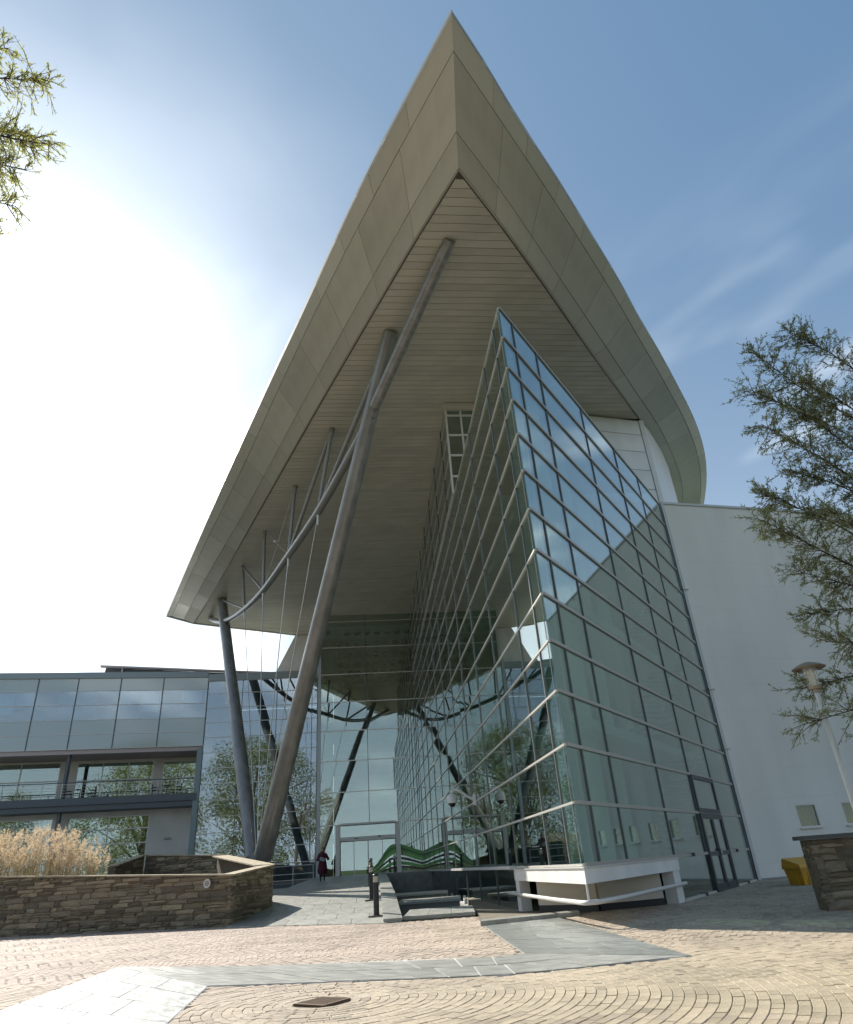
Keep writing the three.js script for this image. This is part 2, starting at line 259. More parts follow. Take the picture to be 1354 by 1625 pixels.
// entrance ramp with slate flags
const rampQ = [V(-7.3, 0, -24.85), V(-1.85, 0, -21.1), V(-5.55, 0, -58.2), V(-10.6, 0, -57.6)];
{
  const g = struct('walkway'); const N = 24;
  const under = []; for (let j = 0; j < N; j++) { const b = [[0, j / N], [1, j / N], [1, (j + 1) / N], [0, (j + 1) / N]].map(a => bil(rampQ, a[0], a[1])); under.push(hull8(b.map(p => V(p.x, -0.6, p.z)), b.map(p => V(p.x, rampY(p.z, p.x) - 0.022, p.z)))); }
  add('joint_mortar', under, std(0.42, 0.41, 0.38, 0.85), g);
  flags(g, (u, v) => bil(rampQ, u, v), 5, 26, 0.012, 0.04, p => rampY(p.z, p.x) + 0.012, 0.5, paleFlagMats);
}
{ // water channel beside the glass
  const g = struct('water');
  add('water_surface', prism([[-1.6, -21.3], [0.62, -18.0], [2.6, -16.8], [ab(0.2, 36).x, ab(0.2, 36).z], [ab(-4.2, 36).x, ab(-4.2, 36).z]], -0.34, -0.30), phys(0.012, 0.02, 0.016, 0.03, { ior: 1.33 }), g);
}
{ // low kerb wall along the ramp, with coping stones
  const t = thing('kerb_wall', 'long low slate kerb wall between the entrance ramp and the water channel', 'wall', [-1.6, 0, -21.4]);
  const A0 = V(-1.72, 0, -21.35), A1 = V(-5.35, 0, -57.5), w = 0.24, n = 28; const dir = A1.clone().sub(A0).normalize(), s = V(-dir.z, 0, dir.x).multiplyScalar(w);
  const core = [];
  for (let i = 0; i < n; i++) {
    const a = A0.clone().lerp(A1, i / n), b = A0.clone().lerp(A1, (i + 1) / n); const ya = rampY(a.z) + 0.09, yb = rampY(b.z) + 0.09;
    const q = [a.clone().sub(s), a.clone().add(s), b.clone().add(s), b.clone().sub(s)];
    core.push(hull8(q.map(p => V(p.x, -0.5, p.z)), q.map((p, k) => V(p.x, (k < 2 ? ya : yb) - 0.06, p.z))));
    const e = dir.clone().multiplyScalar(0.006), s2 = s.clone().multiplyScalar(1.1); const c = [a.clone().sub(s2).add(e), a.clone().add(s2).add(e), b.clone().add(s2).sub(e), b.clone().sub(s2).sub(e)];
    addW('coping_stone', hull8(c.map((p, k) => V(p.x, (k < 2 ? ya : yb) - 0.058, p.z)), c.map((p, k) => V(p.x, k < 2 ? ya : yb, p.z))), paleFlagMats[i % 6], t);
  }
  addW('wall_core', core, std(0.36, 0.35, 0.32, 0.8, { map: rep(mottle, 0.6) }), t);
}
{ // stepping slabs over the water
  const spots = [['front', -1.47, 0.55, -21.75, -25.2, 0.10], ['middle', -2.2, 0.25, -29.4, -32.2, 0.16], ['far', -3.0, -0.3, -37, -40, 0.2]];
  const lab = { front: 'slate stepping slab over the water nearest the plaza', middle: 'slate stepping slab over the water, second from the plaza', far: 'shaded slate stepping slab over the water, farthest up the channel' };
  for (const [n, x0, x1, z0, z1, y] of spots) {
    const t = thing('stepping_slab', lab[n], 'slab', [(x0 + x1) / 2, -0.3, z0], 0, 'slabs over the water channel');
    for (let i = 0; i < 3; i++) { const a = x0 + (x1 - x0) * i / 3, b = x0 + (x1 - x0) * (i + 1) / 3; addW('flagstone', bx((a + b) / 2, y - 0.04, (z0 + z1) / 2, b - a - 0.012, 0.08, z0 - z1), paleFlagMats[(i * 2 + 1) % 6], t); }
    addW('plinth', bx((x0 + x1) / 2, (y - 0.08 - 0.5) / 2, (z0 + z1) / 2, x1 - x0 - 0.12, y - 0.08 + 0.5, z0 - z1 - 0.12), std(0.2, 0.2, 0.185, 0.8), t);
  }
  const b = thing('retaining_wall', 'dark slate retaining wall at the head of the water channel', 'wall', [-3, -0.4, -51]);
  const c0 = ab(-3.6, 35.6), c1 = ab(0.0, 35.6), c2 = ab(0, 43.3), c3 = ab(-3.2, 43.3);
  addW('wall_body', prism([c0, c1, c2, c3].map(p => [p.x, p.z]), -0.45, 1.06), std(0.24, 0.24, 0.23, 0.75, { map: rep(mottle, 0.5) }), b);
  for (let i = 0; i < 4; i++) { const u = i / 4, v = (i + 1) / 4; const q = [c0.clone().lerp(c1, u), c0.clone().lerp(c1, v), c3.clone().lerp(c2, v), c3.clone().lerp(c2, u)]; const m = q.reduce((s, p) => s.add(p), V(0, 0, 0)).multiplyScalar(.25); const t = q.map(p => m.clone().add(p.clone().sub(m).multiplyScalar(0.99))); addW('coping_stone', hull8(t.map(p => V(p.x, 1.063, p.z)), t.map(p => V(p.x, 1.12, p.z))), flagMats[i], b); }
  const e = thing('channel_edge', 'pale slate edging slab closing the near end of the water channel', 'kerb', [1.5, 0, -18.3]);
  for (let i = 0; i < 4; i++) { const a = V(0.55, 0, -18.15).lerp(V(3.0, 0, -19.0), i / 4), c = V(0.55, 0, -18.15).lerp(V(3.0, 0, -19.0), (i + 1) / 4), d = V(0.05, 0, -0.62); const q = [a, c, c.clone().add(d), a.clone().add(d)]; const m = q.reduce((s, p) => s.add(p), V(0, 0, 0)).multiplyScalar(.25); const t = q.map(p => m.clone().add(p.clone().sub(m).multiplyScalar(0.985))); addW('kerb_stone', hull8(t.map(p => V(p.x, -0.4, p.z)), t.map(p => V(p.x, 0.09, p.z))), paleFlagMats[i], e); }
}
{ // drain cover in the middle of the paving rings
  const t = thing('drain_cover', 'square rusty iron drain grate set in the brick paving', 'drain', [ringC[0], 0, ringC[1]], 45 * D2R + 0.2); t.scale.set(0.72, 1, 0.72);
  const iron = std(0.16, 0.10, 0.06, 0.7, { metalness: 0.3, map: rep(mottle, 1) });
  add('grate_frame', [bx(0, 0, 0.29, 0.62, 0.03, 0.04), bx(0, 0, -0.29, 0.62, 0.03, 0.04), bx(0.29, 0, 0, 0.04, 0.03, 0.54), bx(-0.29, 0, 0, 0.04, 0.03, 0.54)], iron, t);
  for (let i = 0; i < 9; i++) piece('bar', iron, t, -0.24 + i * 0.06, 0.002, 0, 0.026, 0.022, 0.54);
  for (let i = 0; i < 9; i++) piece('bar', iron, t, 0, -0.001, -0.24 + i * 0.06, 0.54, 0.02, 0.022);
  add('pit', bx(0, -0.025, 0, 0.6, 0.01, 0.6), M.black, t);
}

// ------------------------------------------------------------------ curtain walls
// frame of a wall group: local x along the wall, y up, local z = +1 side; out = side that looks outdoors
function curtain(g, us, ys, out, o = {}) {
  const { pane = M.pane, keep = () => true, vMat = M.mull, hMat = M.alu, hh = 0.048, hd = 0.05, vw = 0.045, vd = 0.05, vRange = null, noH = [], noV = [], name = 'pane' } = o;
  for (let i = 0; i < us.length - 1; i++) for (let j = 0; j < ys.length - 1; j++) { const k = keep(i, j); if (!k) continue; const w = us[i + 1] - us[i], h = ys[j + 1] - ys[j]; const m = piece(name, k === true ? pane : k, g, (us[i] + us[i + 1]) / 2, (ys[j] + ys[j + 1]) / 2, 0, w - 0.02, h - 0.02, 0.028, (k === true ? pane : k) === M.spandrel ? UNIT : GLAZING); m.rotation.x = R(-0.0035, 0.0035); m.rotation.y = R(-0.003, 0.003); }
  us.forEach((u, i) => { if (noV.includes(i)) return; const [y0, y1] = vRange ? vRange(i) : [ys[0], ys[ys.length - 1]]; piece('mullion', vMat, g, u, (y0 + y1) / 2, out * (vd / 2 - 0.008), vw, y1 - y0, vd); });
  ys.forEach((y, j) => { if (noH.includes(j)) return; piece('transom', hMat, g, (us[0] + us[us.length - 1]) / 2, y, out * (hd / 2 - 0.012), us[us.length - 1] - us[0] + (o.ext || 0), hh, hd); });
}
const ysMain = Array.from({ length: 14 }, (_, k) => rows(k));
const building = thing('office_building', 'large glass wedge building with a pointed overhanging metal roof canopy', 'building', [P.x, 0, P.z]);
const base = [P.x, 0, P.z];
const local = v => V(v.x - P.x, v.y, v.z - P.z);
{ // right-hand glass face
  const g = sub('glass_wall', building, [0, 0, 0], yaw(32.02));
  const us = [0, 0.85, 2.65, 6.6, 10.3, 13.4, 16.9];
  curtain(g, us, ysMain, 1, { noV: [0], keep: (i, j) => !(i === 4 && j < 2), hMat: std(0.36, 0.335, 0.295, 0.35, { metalness: 0.4 }), vMat: M.mull, hh: 0.08, hd: 0.07, vw: 0.055 });  // browner, darker transoms: the shade on this face is put into the colour
  // glass down to the paving beyond the raised corner
  for (const [a, b] of [[6.6, 10.25], [13.45, 16.9]]) { piece('pane', M.pane, g, (a + b) / 2, 0.56, 0, b - a - 0.03, 1.0, 0.028, GLAZING); piece('sill', M.alu, g, (a + b) / 2, 0.02, 0.01, b - a, 0.07, 0.12); }
  for (const u of [6.6, 16.9]) piece('mullion', M.mull, g, u, 0.55, 0.02, 0.06, 1.08, 0.06);
  for (const [u, y] of [[8.4, 1.1], [14.6, 1.1], [8.9, 0.03], [15.2, 0.03]]) piece('bracket', M.frameDark, g, u, y, 0.06, 0.16, 0.1, 0.1);
  for (let k = 0; k < 13; k++) piece('blind', M.cornerBlind, g, 0.45, (rows(k) + rows(k + 1)) / 2, -0.12, 0.66, RH - 0.06, 0.012);
  // framed opening light above the door
  const ol = sub('top_light', g, [11.85, rows(1) + RH / 2, 0.03]);
  add('window_frame', [bx(0, 0.52, 0, 3.06, 0.14, 0.1), bx(0, -0.52, 0, 3.06, 0.14, 0.1), bx(-1.46, 0, 0, 0.14, 0.9, 0.1), bx(1.46, 0, 0, 0.14, 0.9, 0.1)], M.frameDark, ol); piece('pane', M.pane, ol, 0, 0, 0, 2.8, 0.92, 0.028, GLAZING);
  const dr = sub('glazed_door', building, V(0, 0, 0).addScaledVector(dR, 11.85).add(V(0.03, 0, 0.02)).toArray(), yaw(32.02));
  add('door_frame', [bx(0, 2.2, 0, 3.06, 0.16, 0.12), bx(-1.47, 1.1, 0, 0.12, 2.04, 0.12), bx(1.47, 1.1, 0, 0.12, 2.04, 0.12), bx(0, 0.045, 0, 3.06, 0.09, 0.14)], M.frameDark, dr);
  for (const s of [-1, 1]) { piece('pane', M.pane, dr, s * 0.70, 1.62, 0, 1.26, 1.0, 0.026, GLAZING); piece('pane', M.pane, dr, s * 0.70, 0.62, 0, 1.26, 0.84, 0.026, GLAZING); add('door_leaf', [bx(s * 0.70, 1.07, 0.005, 1.3, 0.13, 0.09), bx(s * 0.07, 1.1, 0.005, 0.09, 2.0, 0.09), bx(s * 1.36, 1.1, 0.005, 0.09, 2.0, 0.09), bx(s * 0.7, 0.15, 0.005, 1.3, 0.12, 0.09)], M.frameDark, dr); }
  add('handle', [bx(0, 1.12, 0.09, 0.22, 0.18, 0.03)], M.steel, dr);
}
let panesLeft = 0;
{ // left-hand glass face, facing the entrance
  const g = sub('glass_wall', building, [0, 0, 0], yaw(-6.54));
  const us = [0, 0.95, 2.85, 6.8, 10.6, 14.5, 18.3, 22.2, 26.0, 29.9, 33.7, 37.5, 41.4, 43.4];
  curtain(g, us, ysMain, -1, { noV: [0], hMat: M.alu, hd: 0.055, vMat: std(0.16, 0.17, 0.165, 0.4, { metalness: 0.3 }), vw: 0.05 });
  // lower glass down to the water
  const low = [7.05, 10.6, 14.5, 18.3, 22.2, 26.0, 29.9, 33.7, 35.6];
  curtain(g, low, [-0.28, Y0 - 0.05], -1, { hMat: M.aluPale, hd: 0.22, hh: 0.1, noH: [1], vRange: () => [-0.28, Y0 - 0.06] });
  piece('sill', M.aluPale, g, 25.2, Y0, -0.13, 36.4, 0.09, 0.2);
  for (let i = 0; i < 9; i++) piece('bracket', M.frameWhite, g, 8 + i * 2.6, -0.12, -0.16, 0.35, 0.2, 0.12);
  // upper storeys under the canopy
  const g2 = sub('upper_glass_wall', building, [0, 0, 0], yaw(-6.54));
  const us2 = [12.2, 14.5, 18.3, 22.2, 26.0, 29.9, 33.7, 37.5, 41.4, 43.4], ys2 = [rows(13) + 0.3, rows(14), rows(15), rows(16), rows(17), H - 0.02];
  curtain(g2, us2, ys2, -1, { noV: [0], hMat: M.alu }); piece('spandrel', M.spandrel, g2, 27.8, rows(13) + 0.16, 0, 31.2, 0.26, 0.03);
  // narrow glazed return looking back to the plaza
  const fr = sub('upper_window_strip', building, local(ab(0, 12.2)).toArray(), yaw(83.46));
  curtain(fr, [0, 0.75, 2.4, 5.5], ys2, 1, { hMat: M.frameWhite, vMat: M.frameWhite, hh: 0.11, vw: 0.09, vd: 0.08 });
  piece('window_head', M.board, fr, 2.7, H - 0.2, 0.1, 5.6, 0.36, 0.2);
}
{ // raised corner: white fascia, recessed cream wall, piers, rail
  const g = sub('raised_corner', building);
  const wl = p => V(p.x - P.x, p.y, p.z - P.z);
  const nLo = dE.clone().negate(), nRo = V(Math.cos(AR), 0, Math.sin(AR));
  const onLw = (s, out, y) => V(0, y, 0).addScaledVector(dL, s).addScaledVector(nLo, out), onRw = (s, out, y) => V(0, y, 0).addScaledVector(dR, s).addScaledVector(nRo, out);
  const tip = V(0, 0, 0).addScaledVector(dL.clone().add(dR).normalize(), -0.30);
  const outer = [V(tip.x, 0, tip.z), onRw(6.55, 0.1, 0), onRw(6.55, -0.2, 0), onLw(7.05, -0.2, 0), onLw(7.05, 0.1, 0)];
  add('fascia', prism(outer.map(p => [p.x, p.z]), Y0 - 0.34, Y0 - 0.055), M.whitePaint, g);
  const led = V(0, 0, 0).addScaledVector(dL.clone().add(dR).normalize(), -0.42);
  add('ledge', prism([led, onRw(6.55, 0.14, 0), onRw(6.55, -0.05, 0), onLw(7.05, -0.05, 0), onLw(7.05, 0.14, 0)].map(p => [p.x, p.z]), Y0 - 0.053, Y0 - 0.035), M.aluPale, g);
  // recessed wall
  const w1 = onLw(5.6, -0.25, 0), w2 = onRw(5.6, -0.25, 0); const mid = V(0, 0, 0).addScaledVector(dL.clone().add(dR).normalize(), 4.4);
  const wall = (a, b, y0, y1, th = 0.15) => { const m = a.clone().add(b).multiplyScalar(0.5); return beam(V(a.x, (y0 + y1) / 2, a.z), V(b.x, (y0 + y1) / 2, b.z), th, y1 - y0); };
  add('recess_wall', [wall(w1, mid, 0.16, Y0 - 0.345), wall(mid, w2, 0.16, Y0 - 0.345)], M.cream, g);
  add('plinth', [wall(w1, mid, -0.4, 0.157, 0.12), wall(mid, w2, -0.4, 0.157, 0.12)], M.black, g);
  const pier = (c, turn, w, d, n = 'pier') => { const m = piece(n, M.whitePaint, g, c.x, (Y0 - 0.345 - 0.3) / 2, c.z, w, Y0 - 0.345 + 0.3, d); m.rotation.y = turn; };
  pier(onLw(6.75, -0.06, 0), yaw(-6.54), 0.5, 0.3); pier(onRw(6.2, -0.08, 0), yaw(32.02), 0.6, 0.32); pier(onLw(5.3, -0.9, 0), yaw(-6.54), 0.55, 0.3, 'inner_pier'); pier(onRw(5.2, -0.9, 0), yaw(32.02), 0.55, 0.3, 'inner_pier');
  add('vent', [bx(0, 0, 0, 0.7, 0.3, 0.05)], M.inner, g).position.copy(onRw(5.8, -0.62, 0.55)); g.children[g.children.length - 1].rotation.y = yaw(32.02);
  const rl = pathTube([onLw(8.0, 0.12, 0.42), onLw(4, 0.2, 0.43), onLw(0.7, 0.22, 0.44), V(tip.x * 1.0, 0.44, tip.z), onRw(0.7, 0.3, 0.44), onRw(3.4, 0.26, 0.44), onRw(6.7, 0.14, 0.43)], 0.045, 80, 12);
  add('guard_rail', rl, M.aluPale, g); add('rail_post', tube(V(tip.x * 0.9, 0.44, tip.z * 0.9), V(tip.x * 0.9, Y0 - 0.34, tip.z * 0.9), 0.022), M.whitePaint, g);
}
{ // flat roof, floors, columns, stairs and back walls behind the glass
  const g = sub('interior', building);
  const inn = (s) => V(0, 0, 0).addScaledVector(dR, s).add(V(-Math.cos(AR), 0, -Math.sin(AR)).multiplyScalar(0)); 
  const tri = (m, back) => { const c = V(0, 0, 0).addScaledVector(dL.clone().add(dR).normalize(), m * 3.0); const a = V(0, 0, 0).addScaledVector(dR, 16.7).addScaledVector(V(-Math.cos(AR), 0, -Math.sin(AR)), m); const b = V(0, 0, 0).addScaledVector(dL, back).addScaledVector(dE, m); const d = a.clone().addScaledVector(dL, back - 14.2); return [c, a, d, b].map(p => [p.x, p.z]); };
  add('roof_slab', prism([local(ab(0.06, 0.25)), local(ab(9.45, 12.1)), local(ab(0.06, 12.1))].map(p => [p.x, p.z]), rows(13) + 0.04, rows(13) + 0.24), M.slab, g);
  add('floor_slab', prism(tri(0.06, 43.2), Y0 - 0.30, Y0 - 0.06), M.carpet, g);
  for (const k of [3, 6, 9]) { add('floor_slab', prism(tri(0.7, 43.2), rows(k) - 0.34, rows(k) - 0.05), M.ceiling, g); }
  add('floor_slab', prism([local(ab(0.2, 12.4)), local(ab(9.4, 12.4)), local(ab(10.3, 13.6)), local(ab(10.3, 43.2)), local(ab(0.2, 43.2))].map(p => [p.x, p.z]), rows(13) - 0.3, rows(13) + 0.2), M.ceiling, g);
  for (const [a, b] of [[0.9, 2.6], [2.6, 5.0], [5.0, 8.6], [7.6, 12.2], [10.2, 15.6], [1.6, 18], [1.6, 26], [1.6, 34], [6, 24], [6, 33]]) { const p = local(ab(a * 0.82, b)); add('column', tube(V(p.x, Y0 - 0.08, p.z), V(p.x, rows(13) + 0.03, p.z), 0.27, 0.27, 20), M.innerPale, g); }
  const wallB = (p, q, y0, y1, mat, n = 'inner_wall') => add(n, beam(V(p.x, (y0 + y1) / 2, p.z), V(q.x, (y0 + y1) / 2, q.z), 0.3, y1 - y0), mat, g);
  const e = local(V(11.75, 0, -30.4));
  wallB(V(e.x + 0.1, 0, e.z - 0.4), local(ab(11.5, 70.2)), -0.3, 22.155, M.inner);
  wallB(local(ab(-8, 70)), local(ab(11.8, 70)), 0, 22.155, M.inner); wallB(local(ab(-8.2, 43.6)), local(ab(-8.2, 70)), 0, 22.155, M.inner);
  wallB(local(ab(4.2, 14)), local(ab(7.8, 40)), 0, 16, M.innerDark, 'core_wall');
  add('atrium_floor', prism([local(ab(-8, 43.5)), local(ab(9, 43.5)), local(ab(10, 70)), local(ab(-8, 70))].map(p => [p.x, p.z]), 0.8, Y0 + 0.02), std(0.25, 0.24, 0.22, 0.35), g);
  for (let f = 0; f < 4; f++) add('gallery', prism([local(ab(-8, 56)), local(ab(-1, 56)), local(ab(-1, 70)), local(ab(-8, 70))].map(p => [p.x, p.z]), rows(3 + f * 3) - 0.4, rows(3 + f * 3)), M.ceiling, g);
  // stair flights by the right-hand face
  for (let f = 0; f < 3; f++) { const st = [], y0 = rows(f * 3) - 0.05; for (let i = 0; i < 14; i++) { const b = 8.5 + i * 0.3, a = b * 0.8 - 1.3; const p = local(ab(a, b)); st.push(bx(p.x, y0 + (i + 1) * RH * 3 / 14, p.z, 1.3, 0.08, 0.32)); } add('stair_flight', st, M.slab, g); const a1 = local(ab(8.5 * 0.8 - 0.6, 8.5, y0 + 1)), a2 = local(ab(12.7 * 0.8 - 0.6, 12.7, y0 + 1 + RH * 3)); add('handrail', tube(a1, a2, 0.03), M.aluPale, g); }
}
{ // entrance glazing at the head of the ramp
  const g = sub('entrance_glass', building, local(ab(0, 43.4)).toArray(), yaw(83.46));
  const us = [-8.0, -4.1, 0], ys = [rows(3), rows(5), rows(7), rows(9), rows(11), rows(13), rows(15), rows(17), H - 0.02];
  curtain(g, us, ys, 1, { vMat: M.mull, hMat: M.alu, hh: 0.07 });
  // low side panes, portal and sliding doors
  const low = [[-8.0, -6.75], [-1.72, 0]]; for (const [a, b] of low) { piece('pane', M.pane, g, (a + b) / 2, (Y0 + rows(3)) / 2, 0, b - a - 0.03, rows(3) - Y0 - 0.06, 0.028, GLAZING); }
  piece('sill', M.aluPale, g, -4, Y0 + 0.03, 0.02, 8, 0.06, 0.16);
  piece('fin', std(0.42, 0.45, 0.46, 0.4, { metalness: 0.4 }), g, -8.12, 9.3, 0.02, 0.26, 17, 0.35);
  const d = sub('sliding_door', building, local(ab(-4.24, 43.32)).toArray(), yaw(83.46));
  add('portal_frame', [bx(-2.35, Y0 + 1.75, 0.14, 0.34, 3.5, 0.34), bx(2.35, Y0 + 1.75, 0.14, 0.34, 3.5, 0.34), bx(0, rows(3), 0.14, 4.36, 0.14, 0.30)], M.aluPale, d);
  add('door_header', [bx(0, Y0 + 2.52, 0.12, 4.36, 0.24, 0.22)], M.aluPale, d); piece('pane', M.pane, d, 0, Y0 + 3.07, 0.05, 4.3, 0.8, 0.026, GLAZING);
  for (const s of [-1, 1]) { piece('pane', M.pane, d, s * 1.62, Y0 + 1.2, 0.02, 1.0, 2.3, 0.026, GLAZING); const lf = sub('door_leaf', d, [s * 0.56, Y0 + 1.2, 0.09]); piece('pane', M.pane, lf, 0, 0, 0, 1.06, 2.3, 0.026, GLAZING); add('leaf_frame', [bx(0, 1.17, 0, 1.12, 0.06, 0.05), bx(0, -1.17, 0, 1.12, 0.06, 0.05), bx(-0.54, 0, 0, 0.05, 2.28, 0.05), bx(0.54, 0, 0, 0.05, 2.28, 0.05)], M.aluPale, lf); }
  add('door_sensor', [bx(0.9, Y0 + 2.62, 0.26, 0.24, 0.08, 0.06)], M.black, d); add('door_sensor', [bx(-0.9, Y0 + 2.54, 0.26, 0.3, 0.05, 0.05)], M.black, d);
  // printed green waves on the glass right of the doors
  const wave = (y0, amp, th, ph, x0, x1) => { const s = new THREE.Shape(); const n = 40; const f = t => y0 * (0.35 + 0.65 * smooth(x0, x0 + 1.7, t)) + amp * Math.sin(t * 1.15 - 0.95 + ph * 0.6); for (let i = 0; i <= n; i++) { const t = x0 + (x1 - x0) * i / n; i ? s.lineTo(t, f(t)) : s.moveTo(t, f(t)); } for (let i = n; i >= 0; i--) { const t = x0 + (x1 - x0) * i / n; s.lineTo(t, Math.max(0, f(t) - th * smooth(x0 - 0.3, x0 + 0.9, t))); } return new THREE.ExtrudeGeometry(s, { depth: 0.004, bevelEnabled: false }); };
  const green = (r, gg, b) => phys(r * 1.7, gg * 1.5, b * 1.9, 0.55, { transmission: 0.45, thickness: 0 });
  [[1.62, 0.34, 0.62, 0.3, M1(0.17, 0.40, 0.11)], [1.40, 0.34, 0.13, 0.3, M1(0.10, 0.22, 0.07)], [1.12, 0.32, 0.22, 0.2, M1(0.26, 0.52, 0.16)], [0.78, 0.28, 0.16, 0.1, M1(0.13, 0.12, 0.07)], [0.52, 0.22, 0.22, -0.1, M1(0.22, 0.46, 0.13)], [0.27, 0.16, 0.14, -0.3, M1(0.13, 0.11, 0.06)]].forEach(([y, a, th, ph, m], i) => { const w = add('wave_print', wave(y, a, th, ph, 0.25, 4.2), m, d); w.position.set(0.02, Y0 + 0.02, 0.122 + i * 0.004); });
  function M1(r, gg, b) { return green(r, gg, b); }
  // cellular steel beams below the roof inside
  for (let k = 0; k < 6; k++) {
    const s = new THREE.Shape(); s.moveTo(-8.1, 0); s.lineTo(0.4, 0); s.lineTo(0.4, 1.15); s.lineTo(-8.1, 1.15); s.closePath();
    for (let i = 0; i < 9; i++) { const h = new THREE.Path(); h.absarc(-7.6 + i * 0.92, 0.575, 0.32, 0, Math.PI * 2, true); s.holes.push(h); }
    const b = add('cellular_beam', [new THREE.ExtrudeGeometry(s, { depth: 0.06, bevelEnabled: false, curveSegments: 16 }), bx(-3.85, 0.03, 0.03, 8.5, 0.06, 0.4), bx(-3.85, 1.12, 0.03, 8.5, 0.06, 0.4)], M.beamPaint, g); b.position.set(0, 20.3, -1.6 - k * 3.6);
    if (k < 3) add('roof_brace', tube(V(-7.5 + k, 20.4, -1.6 - k * 3.6), V(-0.8 + k, 20.5, -5.2 - k * 3.6), 0.09), M.beamPaint, g);
  }
}
// ------------------------------------------------------------------ canopy
const IL = [[1.93, -14.76], [0.34, -17.47], [-1.38, -20.55], [-4.95, -27.0], [-10.3, -36.85], [-19.99, -54.59], [-21.72, -57.6]];
const M1L = [[1.85, -13.53], [0.42, -15.97], [-1.21, -18.83], [-5.79, -27.06], [-11.52, -37.51], [-18.31, -49.47], [-22.3, -56.73]];
const M2L = [[1.79, -11.29], [0.57, -13.27], [-0.89, -15.68], [-4.24, -21.5], [-7.43, -27.36], [-9.68, -31.59], [-16.48, -43.85], [-23.4, -56.7]];
const OL = [[1.76, -10.41], [0.63, -12.23], [-0.76, -14.47], [-4.78, -21.65], [-8.08, -27.55], [-11.51, -33.76], [-24.02, -57.05]];
const IR = [[1.93, -14.76], [3.65, -17.3], [5.38, -19.99], [8.31, -24.69], [12.04, -30.49], [12.75, -31.6], [13.93, -33.62], [14.93, -35.6], [15.91, -37.94], [16.98, -40.82], [18.0, -44.2]];
const M1R = [[1.85, -13.53], [2.87, -14.97], [5.99, -19.82], [8.92, -24.45], [11.15, -28.01], [13.37, -31.56], [15.05, -34.71], [16.49, -37.83], [17.63, -41.23], [18.8, -45.6]];
const M2R = [[1.79, -11.29], [2.9, -12.87], [5.41, -16.52], [8.58, -21.32], [10.89, -25.0], [13.24, -28.8], [15.05, -31.85], [16.59, -34.83], [17.94, -38.11], [19.25, -42.37], [20.2, -46.2]];
const OR = [[1.76, -10.41], [2.59, -11.59], [4.07, -13.85], [5.73, -16.22], [7.35, -18.67], [8.97, -21.13], [10.52, -23.66], [11.75, -25.55], [13.85, -28.95], [15.2, -31.2], [16.3, -33.2], [17.48, -35.72], [18.54, -38.53], [19.76, -42.81], [20.7, -46.6]];
function resample(pl, y) { const L = [0]; for (let i = 1; i < pl.length; i++) L.push(L[i - 1] + Math.hypot(pl[i][0] - pl[i - 1][0], pl[i][1] - pl[i - 1][1])); const T = L[L.length - 1]; const c = new THREE.CatmullRomCurve3(pl.map(p => V(p[0], y, p[1])), false, 'chordal'); return t => { const s = t * T; let i = 1; while (i < L.length - 1 && L[i] < s) i++; const f = (s - L[i - 1]) / (L[i] - L[i - 1]); return c.getPoint((i - 1 + f) / (pl.length - 1)); }; }
